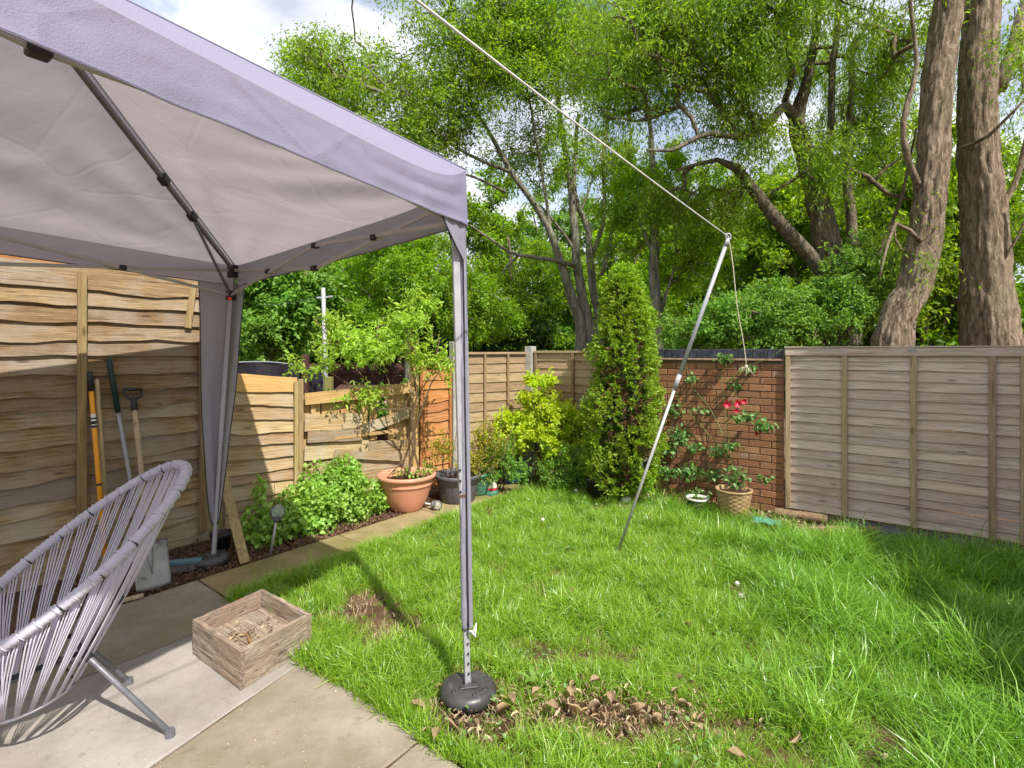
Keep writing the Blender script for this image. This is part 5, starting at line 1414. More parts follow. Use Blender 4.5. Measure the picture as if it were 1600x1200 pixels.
for j in range(7):
    for i in range(11):
        x = (i - 5) * .026; y = (j - 3) * .03; vs_.append((q.x + x * .8 + y * .3, q.y + y - x * .55, max(.004, .07 - .045 * (abs(y) * 10) ** 2 * .5 + .02 * noise.noise(Vector((x * 18, y * 18, 0))))))
for j in range(6):
    for i in range(10): k = j * 11 + i; fs_.append((k, k + 1, k + 12, k + 11))
tag(MB().add(vs_, fs_).build('cloth', M['teal'], None, True), 'crumpled faded teal cloth at the foot of the brick wall', 'cloth')
# black plastic sheeting along the right fence
vs_ = []; fs_ = []; ns, nt2 = 60, 9
for i in range(ns + 1):
    s = .55 + 1.25 * i / ns
    for j in range(nt2):
        off = .03 + .19 * j / (nt2 - 1) * (1 + .3 * noise.noise(Vector((s * 5, 0, 0))))
        q = BP(s, off); vs_.append((q[0], q[1], max(-.002, .075 * math.exp(-((off - .08) / .07) ** 2) + .035 * noise.noise(Vector((s * 9, off * 16, 1))) + .015)))
for i in range(ns):
    for j in range(nt2 - 1): k = i * nt2 + j; fs_.append((k, k + nt2, k + nt2 + 1, k + 1))
tag(MB().add(vs_, fs_).build('plastic_sheeting', M['sheet'], None, True), 'crumpled black plastic sheeting along the foot of the right fence', 'sheeting')

# ================================================================ GARDEN PLANTS
# lemon balm clump
def gblob(px, py, off, z, rx, ry, rz, w=1): q = G(px, py); return (q.x, q.y + off, z, rx, ry, rz, w)
q = G(500, 826); t = thing('lemon_balm', 'dense clump of bright green lemon balm against the low fence', 'shrub', q)
bl_ = [gblob(470, 838, .18, .18, .36, .22, .28, 2), gblob(530, 820, .18, .20, .36, .22, .30, 2), gblob(570, 806, .10, .14, .22, .2, .22, 1.0), gblob(480, 828, .30, .34, .22, .15, .26, 1), gblob(525, 818, .25, .36, .2, .15, .28, 1),
       gblob(450, 842, .14, .12, .2, .16, .18, .8), gblob(590, 800, .06, .08, .12, .12, .12, .4)]
foliage_part('leaves', t, M['leaf_balm'], bl_, 9500, .042, .85, 3, surf=.35, ob=.7, upn=1.2, droop=.25, clump=7, thr=-.28, zmin=.0)
r_ = random.Random(1)
for k in range(46):
    b_ = bl_[r_.randrange(5)]; x = b_[0] + r_.uniform(-.8, .8) * b_[3]; y = b_[1] + r_.uniform(-.7, .7) * b_[4]; h_ = b_[2] + b_[5] * r_.uniform(.6, 1.15)
    MB().tube([(x, y, 0), (x + r_.uniform(-.03, .03), y, h_ * .6), (x + r_.uniform(-.06, .06), y - .02, h_)], [.004, .003, .002], 5).build('stem', M['greenstem'], t, True)
# low plant at the left of the clump
q = G(405, 850); t = thing('weed', 'loose leafy weed climbing by the low fence left of the solar lamp', 'weed', q)
st = [[(q.x - .02, q.y + .1, 0, .005), (q.x - .05, q.y + .1, .3, .004), (q.x + .01, q.y + .08, .58, .002)], [(q.x, q.y + .05, 0, .005), (q.x + .12, q.y + .02, .12, .003), (q.x + .2, q.y, .16, .002)]]
for s_ in st: MB().tube([p[:3] for p in s_], [p[3] for p in s_], 6).build('stem', M['greenstem'], t, True)
foliage_part('leaves', t, M['leaf_balm'], [(q.x - .03, q.y + .1, .16, .17, .14, .17, 2), (q.x + .02, q.y, .07, .2, .12, .08, 1), (q.x - .04, q.y + .1, .42, .05, .05, .2, .45), (q.x + .2, q.y + .1, .14, .15, .12, .14, .8)], 760, .055, .85, 4, upn=1.1, droop=.4)
# terracotta shrub
base = Vector((tc_.x, tc_.y, .30))
def sp(px, py, dy, r): p = P(px, py, tc_.y + dy); return (p.x, p.y, p.z, r)
t = make_tree('potted_shrub', 'twiggy lime green shrub with pale twisted stem growing from the terracotta pot', 'shrub', base,
    [[(base.x + .04, base.y, .28, .018), sp(640, 735, 0, .017), sp(650, 690, .02, .016), sp(643, 650, 0, .015), sp(650, 620, 0, .012), sp(640, 560, 0, .008), sp(660, 500, 0, .005)],
     [(base.x + .06, base.y + .02, .28, .013), sp(655, 730, .02, .013), sp(644, 690, -.01, .013), sp(655, 650, .01, .012), sp(672, 600, 0, .008), sp(700, 560, 0, .005)],
     [sp(645, 640, 0, .010), sp(610, 630, 0, .009), sp(570, 590, -.05, .007), sp(530, 545, -.1, .005), sp(490, 500, -.1, .003)],
     [sp(645, 640, 0, .008), sp(590, 640, -.05, .007), sp(545, 600, -.1, .005), sp(505, 575, -.15, .003)],
     [sp(620, 632, 0, .007), sp(600, 570, 0, .006), sp(590, 510, 0, .004)], [sp(652, 620, 0, .008), sp(675, 585, 0, .006), sp(690, 530, 0, .004)]],
    [(*sp(560, 540, -.1, 0)[:3], .42, .28, .22, 1.6), (*sp(630, 520, 0, 0)[:3], .42, .3, .28, 1.8), (*sp(510, 500, -.1, 0)[:3], .22, .2, .14, .5), (*sp(680, 560, 0, 0)[:3], .22, .2, .3, .8), (*sp(490, 570, -.15, 0)[:3], .2, .15, .06, .3), (*sp(560, 620, -.05, 0)[:3], .36, .2, .08, .5), (*sp(650, 480, 0, 0)[:3], .2, .2, .12, .4)],
    150, 34, .062, M['leaf_pot'], M['twig'], 51, .36, .0, .13, twigr=.0022, shape='oval', upn=.9, depthw=.05, sides=8)
foliage_part('basal_leaves', t, M['leaf_balm'], [(base.x + .1, base.y, .38, .1, .08, .06, 1), (base.x - .06, base.y, .40, .12, .06, .05, 1), (base.x + .24, base.y + .05, .42, .08, .05, .1, 1)], 130, .04, .7, 5)
MB().tube([(base.x - .2, base.y - .1, .35), (base.x - .05, base.y - .02, .52), (base.x + .03, base.y, .60)], [.004, .008, .009], 6).build('dead_branch', M['twig'], t, True)
# plant in the charcoal tub and brownish stems behind it
t = make_tree('tub_shrub', 'thin yellowish shrub with bare brown stems growing in and behind the charcoal tub', 'shrub', (tb.x, tb.y, .25),
    [[(tb.x + (k - 3) * .05, tb.y + .02, .2, .006), (*P(690 + k * 16, 715, tb.y + .05), .005), (*P(700 + k * 17, 665 - (k % 3) * 12, tb.y + .1), .002)] for k in range(7)],
    [(*P(695, 700, tb.y), .14, .12, .14, .8), (*P(760, 690, tb.y + .1), .25, .15, .2, 1.3), (*P(735, 720, tb.y), .2, .12, .12, .8)], 62, 42, .036, M['leaf_yellow'], M['twig'], 52, .4, .0, .10, twigr=.0018, depthw=.03)
t = make_tree('pot_shrub', 'fine leaved green shrub standing behind the lighthouse ornament', 'shrub', (gp_.x + .2, gp_.y + .1, 0),
    [[(gp_.x + .2 + k * .03, gp_.y + .12, 0, .008), (gp_.x + .2 + k * .07, gp_.y + .1, .35, .006), (gp_.x + .15 + k * .1, gp_.y + .1, .7, .003)] for k in range(4)],
    [(*P(775, 712, gp_.y), .22, .15, .18, 1), (*P(800, 735, gp_.y - .05), .2, .12, .1, .6), (*P(765, 745, gp_.y - .1), .07, .06, .06, .2)], 50, 60, .032, M['leaf_mid'], M['twig'], 53, .55, .0, .10, twigr=.002, shape='oval', depthw=.03)
foliage_part('yellow_leaves', t, M['leaf_yellow'], [(*P(768, 720, gp_.y - .12), .1, .06, .12, 1), (*P(752, 748, gp_.y - .12), .08, .05, .04, .6)], 160, .045, .45, 6)
# golden maple in the corner
mb_ = P(840, 740, 6.75); mx_, my_ = mb_.x, 6.75
def mp_(px, py, dy=0): return P(px, py, my_ + dy)
t = make_tree('maple', 'golden leaved Japanese maple in layered tiers in front of the corner post', 'tree', (mx_, my_, 0),
    [[(mx_, my_, 0, .03), (*mp_(838, 720), .025), (*mp_(842, 680), .02), (*mp_(840, 640), .014), (*mp_(835, 605), .006)], [(*mp_(842, 690), .014), (*mp_(870, 660), .008), (*mp_(895, 650), .004)], [(*mp_(840, 690), .014), (*mp_(815, 665), .008), (*mp_(790, 665), .004)]],
    [(*mp_(842, 597), .24, .2, .05, .8), (*mp_(836, 622), .30, .25, .06, 1.0), (*mp_(868, 645, -.1), .34, .25, .07, 1.1), (*mp_(815, 655), .32, .25, .07, 1.1), (*mp_(850, 675, -.15), .42, .3, .09, 1.5), (*mp_(800, 690, -.1), .28, .2, .10, .9), (*mp_(880, 700, -.2), .34, .2, .12, 1.1), (*mp_(905, 660, -.1), .22, .2, .06, .6)],
    165, 100, .046, M['leaf_maple'], M['bark_dark'], 54, .62, .0, .13, twigr=.0022, shape='oval', upn=1.6, depthw=.03)
q = P(890, 760, 6.35); t = make_tree('small_shrub', 'loose fine leaved green shrub below the maple beside the lawn', 'shrub', (q.x, q.y, 0),
    [[(q.x, q.y, 0, .01), (q.x - .1, q.y - .05, .25, .006), (q.x - .15, q.y, .5, .003)], [(q.x, q.y, 0, .01), (q.x + .12, q.y, .3, .006), (q.x + .2, q.y, .5, .003)]],
    [(q.x - .15, q.y, .38, .32, .2, .22, 1), (q.x + .18, q.y, .40, .24, .2, .22, 1), (q.x - .02, q.y - .1, .2, .36, .15, .14, .8)], 85, 70, .034, M['leaf_mid'], M['twig'], 55, .4, .2, .12, twigr=.002, depthw=.03)
# cypress
cx, cy = 1.30, 6.05
t = thing('cypress', 'tall golden green columnar cypress with brown dead patches in front of the wall', 'tree', (cx, cy, 0))
MB().tube([(cx, cy, 0), (cx + .01, cy, .8), (cx, cy, 1.6), (cx - .01, cy, 2.5)], [.06, .05, .035, .01], 12).build('trunk', M['bark_dark'], t, True)
for k in range(7):
    a_ = k * .9; MB().tube([(cx, cy, .15 + .05 * k), (cx + .15 * math.cos(a_), cy + .15 * math.sin(a_), .5 + .1 * k), (cx + .22 * math.cos(a_), cy + .22 * math.sin(a_), 1.2 + .12 * k)], [.025, .018, .006], 7).build('limb', M['bark_dark'], t, True)
def cyp_r(z): 
    z = np.asarray(z); return np.interp(z, [.02, .25, .6, 1.1, 1.6, 2.1, 2.45, 2.62, 2.72], [.20, .31, .36, .345, .30, .235, .16, .09, .02])
r = np.random.default_rng(77); n = 3400
z = r.uniform(.12, 2.70, n); a_ = r.uniform(0, 2 * np.pi, n)
lump = np.array([noise.noise(Vector((math.cos(A) * 1.7, math.sin(A) * 1.7, Z * 2.4))) for A, Z in zip(a_, z)])
lump2 = np.array([noise.noise(Vector((math.cos(A) * 4.5, math.sin(A) * 4.5, Z * 6 + 3))) for A, Z in zip(a_, z)])
lump3 = np.array([noise.noise(Vector((math.cos(A) * 2.6 + 7, math.sin(A) * 2.6, Z * 3.2 + 3))) for A, Z in zip(a_, z)])
R = cyp_r(z) * (.98 + .22 * lump + .42 * lump3 + .22 * lump2) * r.uniform(.88, 1.06, n)
dead = ((lump3 < -.16) & (lump2 < .12)) | (lump2 < -.42) & (z < 2.1) & (z > .2)
cc = np.stack([cx + R * np.cos(a_), cy + R * np.sin(a_), z], 1); dd = np.stack([np.cos(a_), np.sin(a_), np.full(n, .35)], 1)
def sprays(mask, per, name, mat, size, seed, sink=0):
    c = cc[mask]; d = unit(dd[mask] + np.random.default_rng(seed).normal(size=(mask.sum(), 3)) * .35); m_ = len(c); rg = np.random.default_rng(seed + 1)
    sidev = unit(np.cross(d, rg.normal(size=(m_, 3)))); P_ = []; O_ = []
    for k in range(per):                                   # a flat fan of small scales
        tt = (k // 2 + 1) / (per / 2); sg = 1 if k % 2 else -1
        p = c - d * sink + d * tt * .07 + sidev * sg * .018 * (1.2 - tt)
        P_.append(p + rg.normal(size=p.shape) * .006); O_.append(unit(d + sidev * sg * .8))
    P_ = np.concatenate(P_); O_ = np.concatenate(O_)
    return link(name, leaf_mesh(name, P_, size, .42, O_, 4.5, 0, .3, 'diamond', .1, seed), t, mat)
sprays(~dead, 18, 'foliage', M['leaf_cypress'], .034, 5)
sprays(dead, 12, 'dead_foliage', M['leaf_brown'], .032, 9, .03)
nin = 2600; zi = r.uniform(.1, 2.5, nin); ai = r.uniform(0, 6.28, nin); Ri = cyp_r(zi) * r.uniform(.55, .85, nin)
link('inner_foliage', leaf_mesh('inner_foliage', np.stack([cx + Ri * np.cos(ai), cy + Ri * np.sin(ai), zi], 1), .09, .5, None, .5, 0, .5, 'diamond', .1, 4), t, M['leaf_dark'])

# climbing roses on the brick wall
def rose(name, label, base, canes, leafpts, nleaf, seed, group=None):
    t = thing(name, label, 'rose', base)
    for c_ in canes:
        pts_ = [wall_pt(px, py, off) for px, py, off in c_]
        q4 = resample([(*p, .0) for p in pts_], .06); q4 = q4[:, :3]
        q4 += np.array([[.008 * noise.noise(Vector((k * .4, seed, s * 4.0))) for s in range(3)] for k in range(len(q4))])
        MB().tube(q4, list(np.linspace(.0062, .0018, len(q4))), 6).build('cane', M['greenstem'] if (c_[0][0] + len(c_)) % 2 else M['twig'], t, True)
    B_ = [(*wall_pt(px, py, off), rx, .07, rz, w_) for px, py, off, rx, rz, w_ in leafpts]
    foliage_part('leaves', t, M['leaf_rose'], B_, nleaf, .052, .72, seed, surf=.6, ob=.3, upn=.8, droop=.5)
    return t
tr = rose('climbing_rose', 'climbing rose with red blooms rising from the woven pot up the brick wall', (bk.x, bk.y, .2),
    [[(1152, 775, .33), (1140, 700, .15), (1133, 640, .08), (1128, 590, .06), (1132, 558, .06)], [(1168, 775, .30), (1150, 730, .2), (1128, 700, .1), (1110, 690, .06)],
     [(1135, 690, .12), (1110, 640, .06), (1080, 600, .05), (1070, 560, .05)], [(1133, 660, .1), (1150, 648, .15), (1175, 652, .22), (1195, 672, .26), (1212, 680, .28)],
     [(1155, 770, .30), (1185, 760, .25), (1202, 757, .2)], [(1075, 640, .05), (1100, 670, .05), (1125, 700, .06), (1140, 720, .1)], [(1133, 600, .06), (1165, 575, .05), (1200, 560, .05), (1222, 545, .06)], [(1105, 592, .05), (1118, 610, .05), (1140, 630, .06)]],
    [(1131, 560, .1, .12, .05, 1.2), (1165, 652, .18, .16, .05, 1.6), (1195, 665, .25, .13, .05, 1.6), (1140, 695, .14, .14, .06, .9), (1150, 745, .26, .14, .12, 1.8), (1195, 748, .2, .1, .05, .5), (1150, 600, .08, .06, .04, .4), (1120, 705, .1, .1, .05, .6), (1100, 640, .06, .14, .05, .6), (1080, 590, .06, .1, .04, .5), (1170, 575, .06, .12, .03, .5)], 520, 61)
def bloom(px, py, off, seed, s=.03):
    c = wall_pt(px, py, off); r_ = random.Random(seed); mb = MB()
    for k in range(9):
        a_ = k * 2.4; tl_ = .35 + .09 * k; d = Vector((math.cos(a_) * tl_, -.3, math.sin(a_) * tl_)).normalized(); sd2 = d.cross(Vector((0, 1, 0))).normalized()
        L1 = s * r_.uniform(.8, 1.3)
        mb.add([c, c + d * L1 * .5 + sd2 * L1 * .4, c + d * L1 + Vector((0, -.01, 0)), c + d * L1 * .5 - sd2 * L1 * .4], [(0, 1, 2, 3)])
    mb.build('bloom', M['petal'], tr, True)
for i, (px, py) in enumerate(((1135, 632), (1152, 630), (1150, 642), (1186, 671), (1182, 676), (1161, 627))): bloom(px, py, .24, i, .045 if i in (0, 1, 3) else .03)
rose('rose_bush', 'leafy rose bush trained on the left part of the brick wall beside the cypress', G(1075, 800),
    [[(1078, 800, .2), (1065, 770, .15), (1075, 740, .1), (1095, 715, .06), (1115, 690, .05), (1135, 655, .05)], [(1085, 800, .2), (1060, 745, .1), (1048, 690, .06), (1055, 650, .05), (1085, 600, .05)],
     [(1040, 790, .2), (1025, 760, .1), (1020, 745, .1)], [(1075, 740, .1), (1060, 700, .08), (1050, 660, .06)], [(1090, 790, .2), (1100, 770, .25), (1110, 790, .28)], [(1108, 780, .1), (1107, 720, .05), (1112, 715, .05)], [(1056, 612, .05), (1068, 650, .05), (1075, 672, .06)]],
    [(1040, 735, .15, .16, .10, 1.5), (1075, 735, .18, .18, .10, 1.8), (1060, 680, .1, .14, .12, 1.5), (1045, 700, .1, .1, .1, .9), (1090, 775, .25, .13, .07, 1.4), (1085, 795, .32, .1, .06, .9), (1025, 775, .15, .1, .05, .4), (1085, 700, .1, .08, .06, .7), (1050, 640, .08, .12, .10, .9), (1110, 740, .12, .12, .08, .8)], 720, 62)

# ================================================================ LAWN
def in_poly(x, y, poly):
    n_ = len(poly); ins = np.zeros(len(x), bool); j = n_ - 1
    for i in range(n_):
        xi, yi = poly[i]; xj, yj = poly[j]
        c_ = ((yi > y) != (yj > y)) & (x < (xj - xi) * (y - yi) / (yj - yi + 1e-12) + xi); ins ^= c_; j = i
    return ins
pe = [ST(s, .53) for s in (0.02, .5, 1.2, 2.2, 3.2, 3.7)]
lawn = [tuple(p) for p in pe] + [tuple(BP(s, o)) for s, o in ((-2.9, .35), (-2.2, .5), (-1.4, .42), (-.6, .34), (-.25, .44), (.2, .56), (.7, .50), (1.3, .42), (1.86, .36))] + [(4.3, 3.9), (3.4, 1.4), (3.0, .3), (.6, .3), tuple(ST(-.98, 4.34)), tuple(ST(-.08, 4.34)), tuple(ST(-.06, 3.4)), tuple(ST(-.05, 1.6)), tuple(ST(.02, .9))]
bare = [(*G(568, 945)[:2], .20, .24, .95), (*G(600, 985)[:2], .14, .20, .85), (*G(880, 1120)[:2], .36, .16, .68), (*G(1000, 1130)[:2], .32, .16, .66), (*G(700, 1140)[:2], .22, .12, .6), (*G(1130, 1130)[:2], .3, .15, .35), (*G(1390, 1150)[:2], .2, .12, .5), (*G(790, 960)[:2], .2, .1, .35)]
bare.append((-.218, 2.585, .14, .14, 1.5))
def density(x, y):
    d = np.ones(len(x))
    for bx, by, rx, ry, k_ in bare:
        q = ((x - bx) / rx) ** 2 + ((y - by) / ry) ** 2; d -= k_ * np.exp(-q * 1.1) * 1.0
    return d
def tuft(seed, nbl, hgt, spread, lean, wid, curl):
    r = np.random.default_rng(seed); V = []; Fq = []; T_ = []
    for b in range(nbl):
        a0 = r.uniform(0, 6.283); rad_ = spread * r.uniform(0, 1) ** .5; bx, by = rad_ * math.cos(a0), rad_ * math.sin(a0)
        dirn = r.uniform(0, 6.283); ln_ = hgt * r.uniform(.45, 1.15); le = lean * r.uniform(.3, 1.6); cu = curl * r.uniform(.3, 1.5); w = wid * r.uniform(.6, 1.3)
        dx, dy = math.cos(dirn), math.sin(dirn); sx_, sy_ = -dy, dx
        k0 = len(V); segs = 3; px_, pz_ = 0, 0; ang_ = le * .4
        for s in range(segs + 1):
            ww = w * (1 - (s / (segs + .35)) ** 1.6)
            V += [(bx + dx * px_ - sx_ * ww, by + dy * px_ - sy_ * ww, pz_), (bx + dx * px_ + sx_ * ww, by + dy * px_ + sy_ * ww, pz_)]
            px_ += math.sin(ang_) * ln_ / segs; pz_ += math.cos(ang_) * ln_ / segs; ang_ += cu
        for s in range(segs): q = k0 + s * 2; Fq.append((q, q + 1, q + 3, q + 2))
    return mesh_np('tuft', V, Fq)
def scatter(name, pts, scl, protos, seed, tilt=.15, rotz=None):
    """one object: instances of the prototypes at its points"""
    n_ = len(pts); r = np.random.default_rng(seed)
    me = bpy.data.meshes.new(name); me.vertices.add(n_); me.vertices.foreach_set('co', np.asarray(pts, np.float32).ravel())
    rot = np.stack([r.normal(0, tilt, n_), r.normal(0, tilt, n_), r.uniform(0, 6.283, n_) if rotz is None else rotz], 1).astype(np.float32)
    at = me.attributes.new('rot', 'FLOAT_VECTOR', 'POINT'); at.data.foreach_set('vector', rot.ravel())
    at = me.attributes.new('scl', 'FLOAT', 'POINT'); at.data.foreach_set('value', np.asarray(scl, np.float32))
    at = me.attributes.new('idx', 'INT', 'POINT'); at.data.foreach_set('value', r.integers(0, len(protos), n_).astype(np.int32))
    me.update()
    col = bpy.data.collections.new(name + ' kinds')
    for i, (pm, mat) in enumerate(protos):
        pm.materials.append(mat); o_ = bpy.data.objects.new(f'{name} kind', pm); col.objects.link(o_)
    ng = bpy.data.node_groups.new(name, 'GeometryNodeTree')
    ng.interface.new_socket('Geometry', in_out='INPUT', socket_type='NodeSocketGeometry'); ng.interface.new_socket('Geometry', in_out='OUTPUT', socket_type='NodeSocketGeometry')
    ni = ng.nodes.new('NodeGroupInput'); no = ng.nodes.new('NodeGroupOutput'); ip = ng.nodes.new('GeometryNodeInstanceOnPoints'); ci = ng.nodes.new('GeometryNodeCollectionInfo')
    ci.inputs['Collection'].default_value = col; ci.inputs['Separate Children'].default_value = True; ci.inputs['Reset Children'].default_value = True
    def na(nm, ty): x = ng.nodes.new('GeometryNodeInputNamedAttribute'); x.data_type = ty; x.inputs[0].default_value = nm; return x.outputs[0]
    l_ = ng.links.new; l_(ni.outputs[0], ip.inputs['Points']); l_(ci.outputs[0], ip.inputs['Instance']); ip.inputs['Pick Instance'].default_value = True
    l_(na('idx', 'INT'), ip.inputs['Instance Index']); l_(na('rot', 'FLOAT_VECTOR'), ip.inputs['Rotation']); l_(na('scl', 'FLOAT'), ip.inputs['Scale'])
    l_(ip.outputs[0], no.inputs[0])
    o = bpy.data.objects.new(name, me); COL.objects.link(o); md = o.modifiers.new('scatter', 'NODES'); md.node_group = ng
    o['kind'] = 'stuff'
    return o
r = np.random.default_rng(99)
n = 60000
x = r.uniform(-2.6, 4.6, n); y = r.uniform(.3, 8.2, n)
ok = in_poly(x, y, lawn); x, y = x[ok], y[ok]
nzv = np.array([noise.noise(Vector((a * 2.2, b * 2.2, 0))) for a, b in zip(x, y)])
nz3 = np.array([noise.noise(Vector((a * 7, b * 7, 4))) for a, b in zip(x, y)])
den = density(x, y) * (1 + .35 * nz3)
keep = r.uniform(0, 1, len(x)) < np.clip(den * .80, 0, 1)
# farther grass needs fewer tufts
keep &= (r.uniform(0, 1, len(x)) < np.clip(1.45 - y * .10, .5, 1))
x, y, nzv, nz3, den = x[keep], y[keep], nzv[keep], nz3[keep], den[keep]
longness = np.clip((x - 1.2 - .15 * (y - 3)) / 1.2, 0, 1)
bn_off = np.abs((x - BA[0]) * BN[0] + (y - BA[1]) * BN[1])
edge = np.exp(-((bn_off - .3) / .3) ** 2) * (x < 2.6)
scl = (.78 + .65 * nzv + .65 * nz3) * np.clip(den, .35, 1) * (1 + .15 * edge) * (1 - .45 * np.exp(-(((x - 2.29) / .32) ** 2 + ((y - 5.05) / .35) ** 2)))
scl = np.clip(scl * 1.22, .3, 2.1)
is_long = (r.uniform(0, 1, len(x)) < longness * .75 + .25 * edge)
z0 = np.full(len(x), -.016)
pS = [(tuft(i, 24, .125, .055, 1.0, .0018, .50), M['grass']) for i in range(8)]
pL = [(tuft(20 + i, 16, .25, .06, 1.0, .0026, .50), M['grass_long']) for i in range(4)]
pD = [(tuft(40 + i, 12, .06, .05, 1.2, .002, .5), M['litter']) for i in range(3)]
m1 = ~is_long
o = scatter('grass', np.stack([x[m1], y[m1], z0[m1]], 1), scl[m1], pS, 1, .36); tag(o, 'short sunlit lawn grass with bare worn patches', 'grass')
o = scatter('long_grass', np.stack([x[is_long], y[is_long], z0[is_long]], 1), scl[is_long] * .95, pL, 2, .25); tag(o, 'longer uncut dark grass on the right side of the lawn', 'grass')
# dry thatch
n = 9000; x = r.uniform(-2.2, 4.4, n); y = r.uniform(1.2, 7.6, n); ok = in_poly(x, y, lawn); x, y = x[ok], y[ok]
den = density(x, y); kp = r.uniform(0, 1, len(x)) < .16 + np.clip(1 - den, 0, 1) * .7; x, y = x[kp], y[kp]
o = scatter('dry_thatch', np.stack([x, y, np.full(len(x), -.012)], 1), r.uniform(.5, 1.1, len(x)), pD, 3, .3); tag(o, 'dry straw coloured thatch in the thin patches of the lawn', 'thatch')
# clover and small broad leaved weeds knitted into the turf
n = 16000; x = r.uniform(-2.2, 4.0, n); y = r.uniform(1.4, 7.0, n); ok = in_poly(x, y, lawn); x, y = x[ok], y[ok]
cl = np.array([noise.noise(Vector((a * 3.1 + 9, b * 3.1, 7))) for a, b in zip(x, y)]); kp = cl > .16; x, y = x[kp], y[kp]
o = link('clover', leaf_mesh('clover', np.stack([x, y, r.uniform(.015, .06, len(x))], 1), .022, .9, None, .3, 0, 2.6, 'oval', .1, 21), None, M['leaf_rose']); tag(o, 'patches of clover and small weeds knitted into the lawn', 'clover', kind='stuff')
# tall seeding stalks by the right fence
for i, (px, py, off, h_, lean_) in enumerate(((1320, 850, .3, .36, -.16), (1345, 855, .3, .25, .14), (1420, 862, .32, .22, .1), (1530, 880, .3, .30, .12), (1285, 845, .3, .22, .1))):
    q = wall_pt(px, 800, off); t_ = [(q.x + lean_ * (k / 8) ** 2, q.y, h_ * math.sin(k / 8 * 1.9) / .95) for k in range(9)]
    tag(MB().tube(t_, [.004, .004, .0038, .0035, .003, .003, .0025, .002, .001], 4).build('grass_stalk', M['greenstem'], None, True),
        ['tall grass stalk leaning left near the end of the logs', 'arching grass stalk over the end of the logs', 'short grass stalk in front of the middle batten of the right fence', 'arching grass stalk by the right end of the sheeting', 'thin grass stalk rising just right of the rotten log'][i], 'stalk')
# dandelion clocks
for i, (px, py, lb_) in enumerate(((848, 812, 'white dandelion clock alone in the sunlit lawn left of the prop'), (1152, 912, 'upper of two white dandelion clocks in the middle of the lawn'), (1158, 930, 'lower of two white dandelion clocks in the middle of the lawn'),
                               (900, 766, 'white dandelion clock in front of the green trough'))):
    q = G(px, py + 14); c = P(px, py, q.y); t = thing('dandelion', lb_, 'flower', q, 0, 'dandelion clocks')
    MB().tube([q, (q + c) / 2 + Vector((.006, 0, 0)), c], .002, 5).build('stalk', M['greenstem'], t, True)
    mb = MB(); r_ = random.Random(i)
    for k in range(110):
        d = Vector((r_.gauss(0, 1), r_.gauss(0, 1), r_.gauss(0, 1))).normalized(); mb.tube([c + d * .003, c + d * .017], .0004, 3, cap=False)
        u = d.orthogonal().normalized() * .004; w = d.cross(u); e = c + d * .018; mb.add([e + u, e + w, e - u, e - w], [(0, 1, 2, 3)])
    MB().sphere(c, .005, 8, 6).build('seed_core', M['brown'], t, True)
    tag(mb.build('seed_head', M['white'], t), kind='stuff')
# dock weeds in the lawn
for i, (px, py, s_, lb_) in enumerate(((1172, 1075, .13, 'broad leaved dock weed in the lawn, the larger one on the right'), (835, 1075, .09, 'broad leaved dock weed in the lawn right of the front leg weight'))):
    q = G(px, py); t = thing('dock_weed', lb_, 'weed', (q.x, q.y, 0)); r_ = random.Random(i + 5)
    for k in range(6):
        a_ = k * 1.05 + r_.uniform(-.3, .3); L1 = s_ * r_.uniform(.7, 1.1); W1 = L1 * .16; V = []; Fq = []
        for s in range(7):
            tt = s / 6; xx = L1 * tt; zz = .02 + L1 * (.55 * math.sin(tt * 1.9)); w = W1 * math.sin(math.pi * min(1, tt * .9 + .1)) + .002
            c_, s2 = math.cos(a_), math.sin(a_)
            for sg in (-1, 0, 1): V.append((c_ * xx - s2 * w * sg, s2 * xx + c_ * w * sg, zz + (.006 if sg else 0)))
        for s in range(6):
            for e_ in (0, 1): z_ = s * 3 + e_; Fq.append((z_, z_ + 1, z_ + 4, z_ + 3))
        MB().add(V, Fq).build('leaf', M['leaf_mid'], t, True, world_space=False)
# dry leaves and clippings
n = 1000; cxs = [(*G(880, 1100)[:2], .26, .12, .45), (*G(1010, 1120)[:2], .30, .14, .35), (*G(1100, 1190)[:2], .3, .12, .1), (*G(700, 1150)[:2], .16, .08, .1)]
k_ = r.choice(len(cxs), n, p=np.array([c[4] for c in cxs]) / sum(c[4] for c in cxs)); cA = np.array(cxs)
pts = np.stack([cA[k_, 0] + r.normal(0, 1, n) * cA[k_, 2], cA[k_, 1] + r.normal(0, 1, n) * cA[k_, 3], r.uniform(.002, .03, n)], 1)
pts = pts[in_poly(pts[:, 0], pts[:, 1], lawn)]
o = link('dry_clippings', leaf_mesh('dry_clippings', pts, r.choice([.018, .026, .045, .07], len(pts), p=[.35, .35, .22, .08]), .22, None, .6, 0, 1.4, 'oval', .35, 8), None, M['litter']); tag(o, 'scatter of brown curled clippings and husks on the thin front of the lawn', 'leaf litter', kind='stuff')
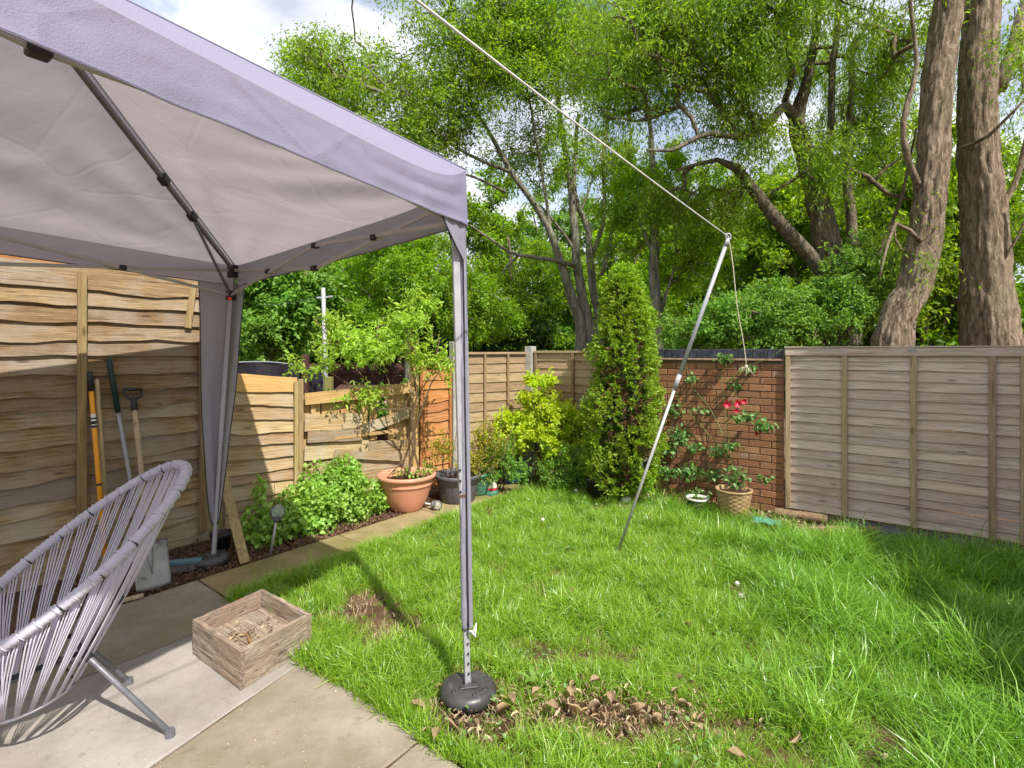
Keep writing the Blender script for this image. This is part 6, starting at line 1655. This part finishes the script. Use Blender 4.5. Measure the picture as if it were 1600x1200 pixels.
for i, (px, py, s_) in enumerate(((800, 1110, .045), (838, 1098, .04), (862, 1122, .05), (893, 1098, .05), (955, 1108, .05), (1002, 1125, .045), (893, 935, .04), (1075, 990, .035), (682, 1165, .045), (652, 1120, .045), (930, 1080, .04), (1150, 1200, .05))):
    q = G(px, py); r_ = random.Random(i); a_ = r_.uniform(0, 6); V = []; Fq = []
    for s in range(7):
        tt = s / 6; w = s_ * .42 * math.sin(math.pi * (tt * .92 + .06)) + .001
        for g_ in (-1, -.5, 0, .5, 1):
            xx = (tt - .5) * s_ * 1.4; yy = w * g_; V.append((q.x + xx * math.cos(a_) - yy * math.sin(a_), q.y + xx * math.sin(a_) + yy * math.cos(a_), .045 + .014 * abs(g_) * 1.2 + .01 * noise.noise(Vector((xx * 50, yy * 50, i))) + .012 * math.sin(tt * 3)))
    for s in range(6):
        for e_ in range(4): z_ = s * 5 + e_; Fq.append((z_, z_ + 1, z_ + 6, z_ + 5))
    o = MB().add(V, Fq).build('fallen_leaf', M['litter'], None, True)
    tag(o, ['dead tan leaf just right of the front leg weight', 'dead leaf second right of the front leg weight', 'dead leaf below the dock weed by the leg weight', 'large pale dead leaf standing in the brown clippings', 'dead leaf among the brown clippings right of the large pale one', 'dead leaf at the right end of the brown clippings', 'dead leaf alone in the green lawn below the prop', 'pinkish dead leaf alone in the middle of the front lawn', 'dead leaf in the grass below the leg weight', 'dead leaf left of the front leg weight', 'dead leaf above the brown clippings', 'dead leaf at the bottom edge of the lawn'][i], 'leaf', 'fallen leaves on the lawn')
# leaf on the paving
q = G(32, 1150)
# bark chips in the bed and along the wall
n = 16000; s = r.uniform(-.6, 4.4, n); off = r.uniform(0, 1, n)
# bed: between the path's left edge and the low fence
pL_ = A0[None] + E1[None] * s[:, None] - Q1[None] * (.005 + off[:, None] * .85)
x, y = pL_[:, 0], pL_[:, 1]
fence_side = (x - LP(0)[0]) * LN[0] + (y - LP(0)[1]) * LN[1]
hs = (x - hp[0]) * hn[0] + (y - hp[1]) * hn[1]
ok = (fence_side > .04) | ((hs > .04) & (y < 4.8)); ok &= ~((hs < .04) & (y < 4.75))
sel = np.stack([x, y, r.uniform(-.012, .012, n)], 1)[ok]
o = link('bark_chips', leaf_mesh('bark_chips', sel, .035, .38, None, .6, 0, 1.6, 'diamond', .25, 11), None, M['litter_dark']); tag(o, 'reddish brown bark chips and debris covering the planting bed', 'bark chips', kind='stuff')
n = 5000; s = r.uniform(-3.1, 1.9, n); of_ = r.uniform(.02, .5, n); q = BA[None] + BD[None] * s[:, None] + BN[None] * of_[:, None]
o = link('wall_debris', leaf_mesh('wall_debris', np.stack([q[:, 0], q[:, 1], r.uniform(-.01, .02, n)], 1), .04, .3, None, .6, 0, 1.5, 'diamond', .25, 12), None, M['litter']); tag(o, 'dry straw and leaf debris along the foot of the back fence and wall', 'leaf litter', kind='stuff')
# a few crumbs and leaves on the paving
n = 260; s = r.uniform(-1.3, 0, n); t_ = r.uniform(.1, 3.2, n); q = A0[None] + E1[None] * s[:, None] + Q1[None] * t_[:, None]
o = link('paving_crumbs', leaf_mesh('paving_crumbs', np.stack([q[:, 0], q[:, 1], np.full(n, .003)], 1), .009, .5, None, .6, 0, 3, 'diamond', .2, 13), None, M['litter']); tag(o, 'scattered crumbs of leaf and grit on the patio slabs', 'debris', kind='stuff')
# joint moss and grass along slab edges
n = 420; tt = r.uniform(1.55, 4.2, n); q = A0[None] + E1[None] * (-.05 + r.normal(0, .018, n))[:, None] + Q1[None] * tt[:, None]
n2 = 520; ss = r.uniform(.0, 3.7, n2); q2 = A0[None] + E1[None] * ss[:, None] + Q1[None] * (.545 + r.normal(0, .03, n2))[:, None]
q = np.concatenate([q, q2]); pE = [(tuft(60 + i, 20, .10, .04, .8, .0022, .35), M['grass']) for i in range(3)]
o = scatter('edge_grass', np.stack([q[:, 0], q[:, 1], np.full(len(q), -.006)], 1), r.uniform(.5, 1.25, len(q)), pE, 5, .3); tag(o, 'grass spilling over the edges of the paving', 'grass')
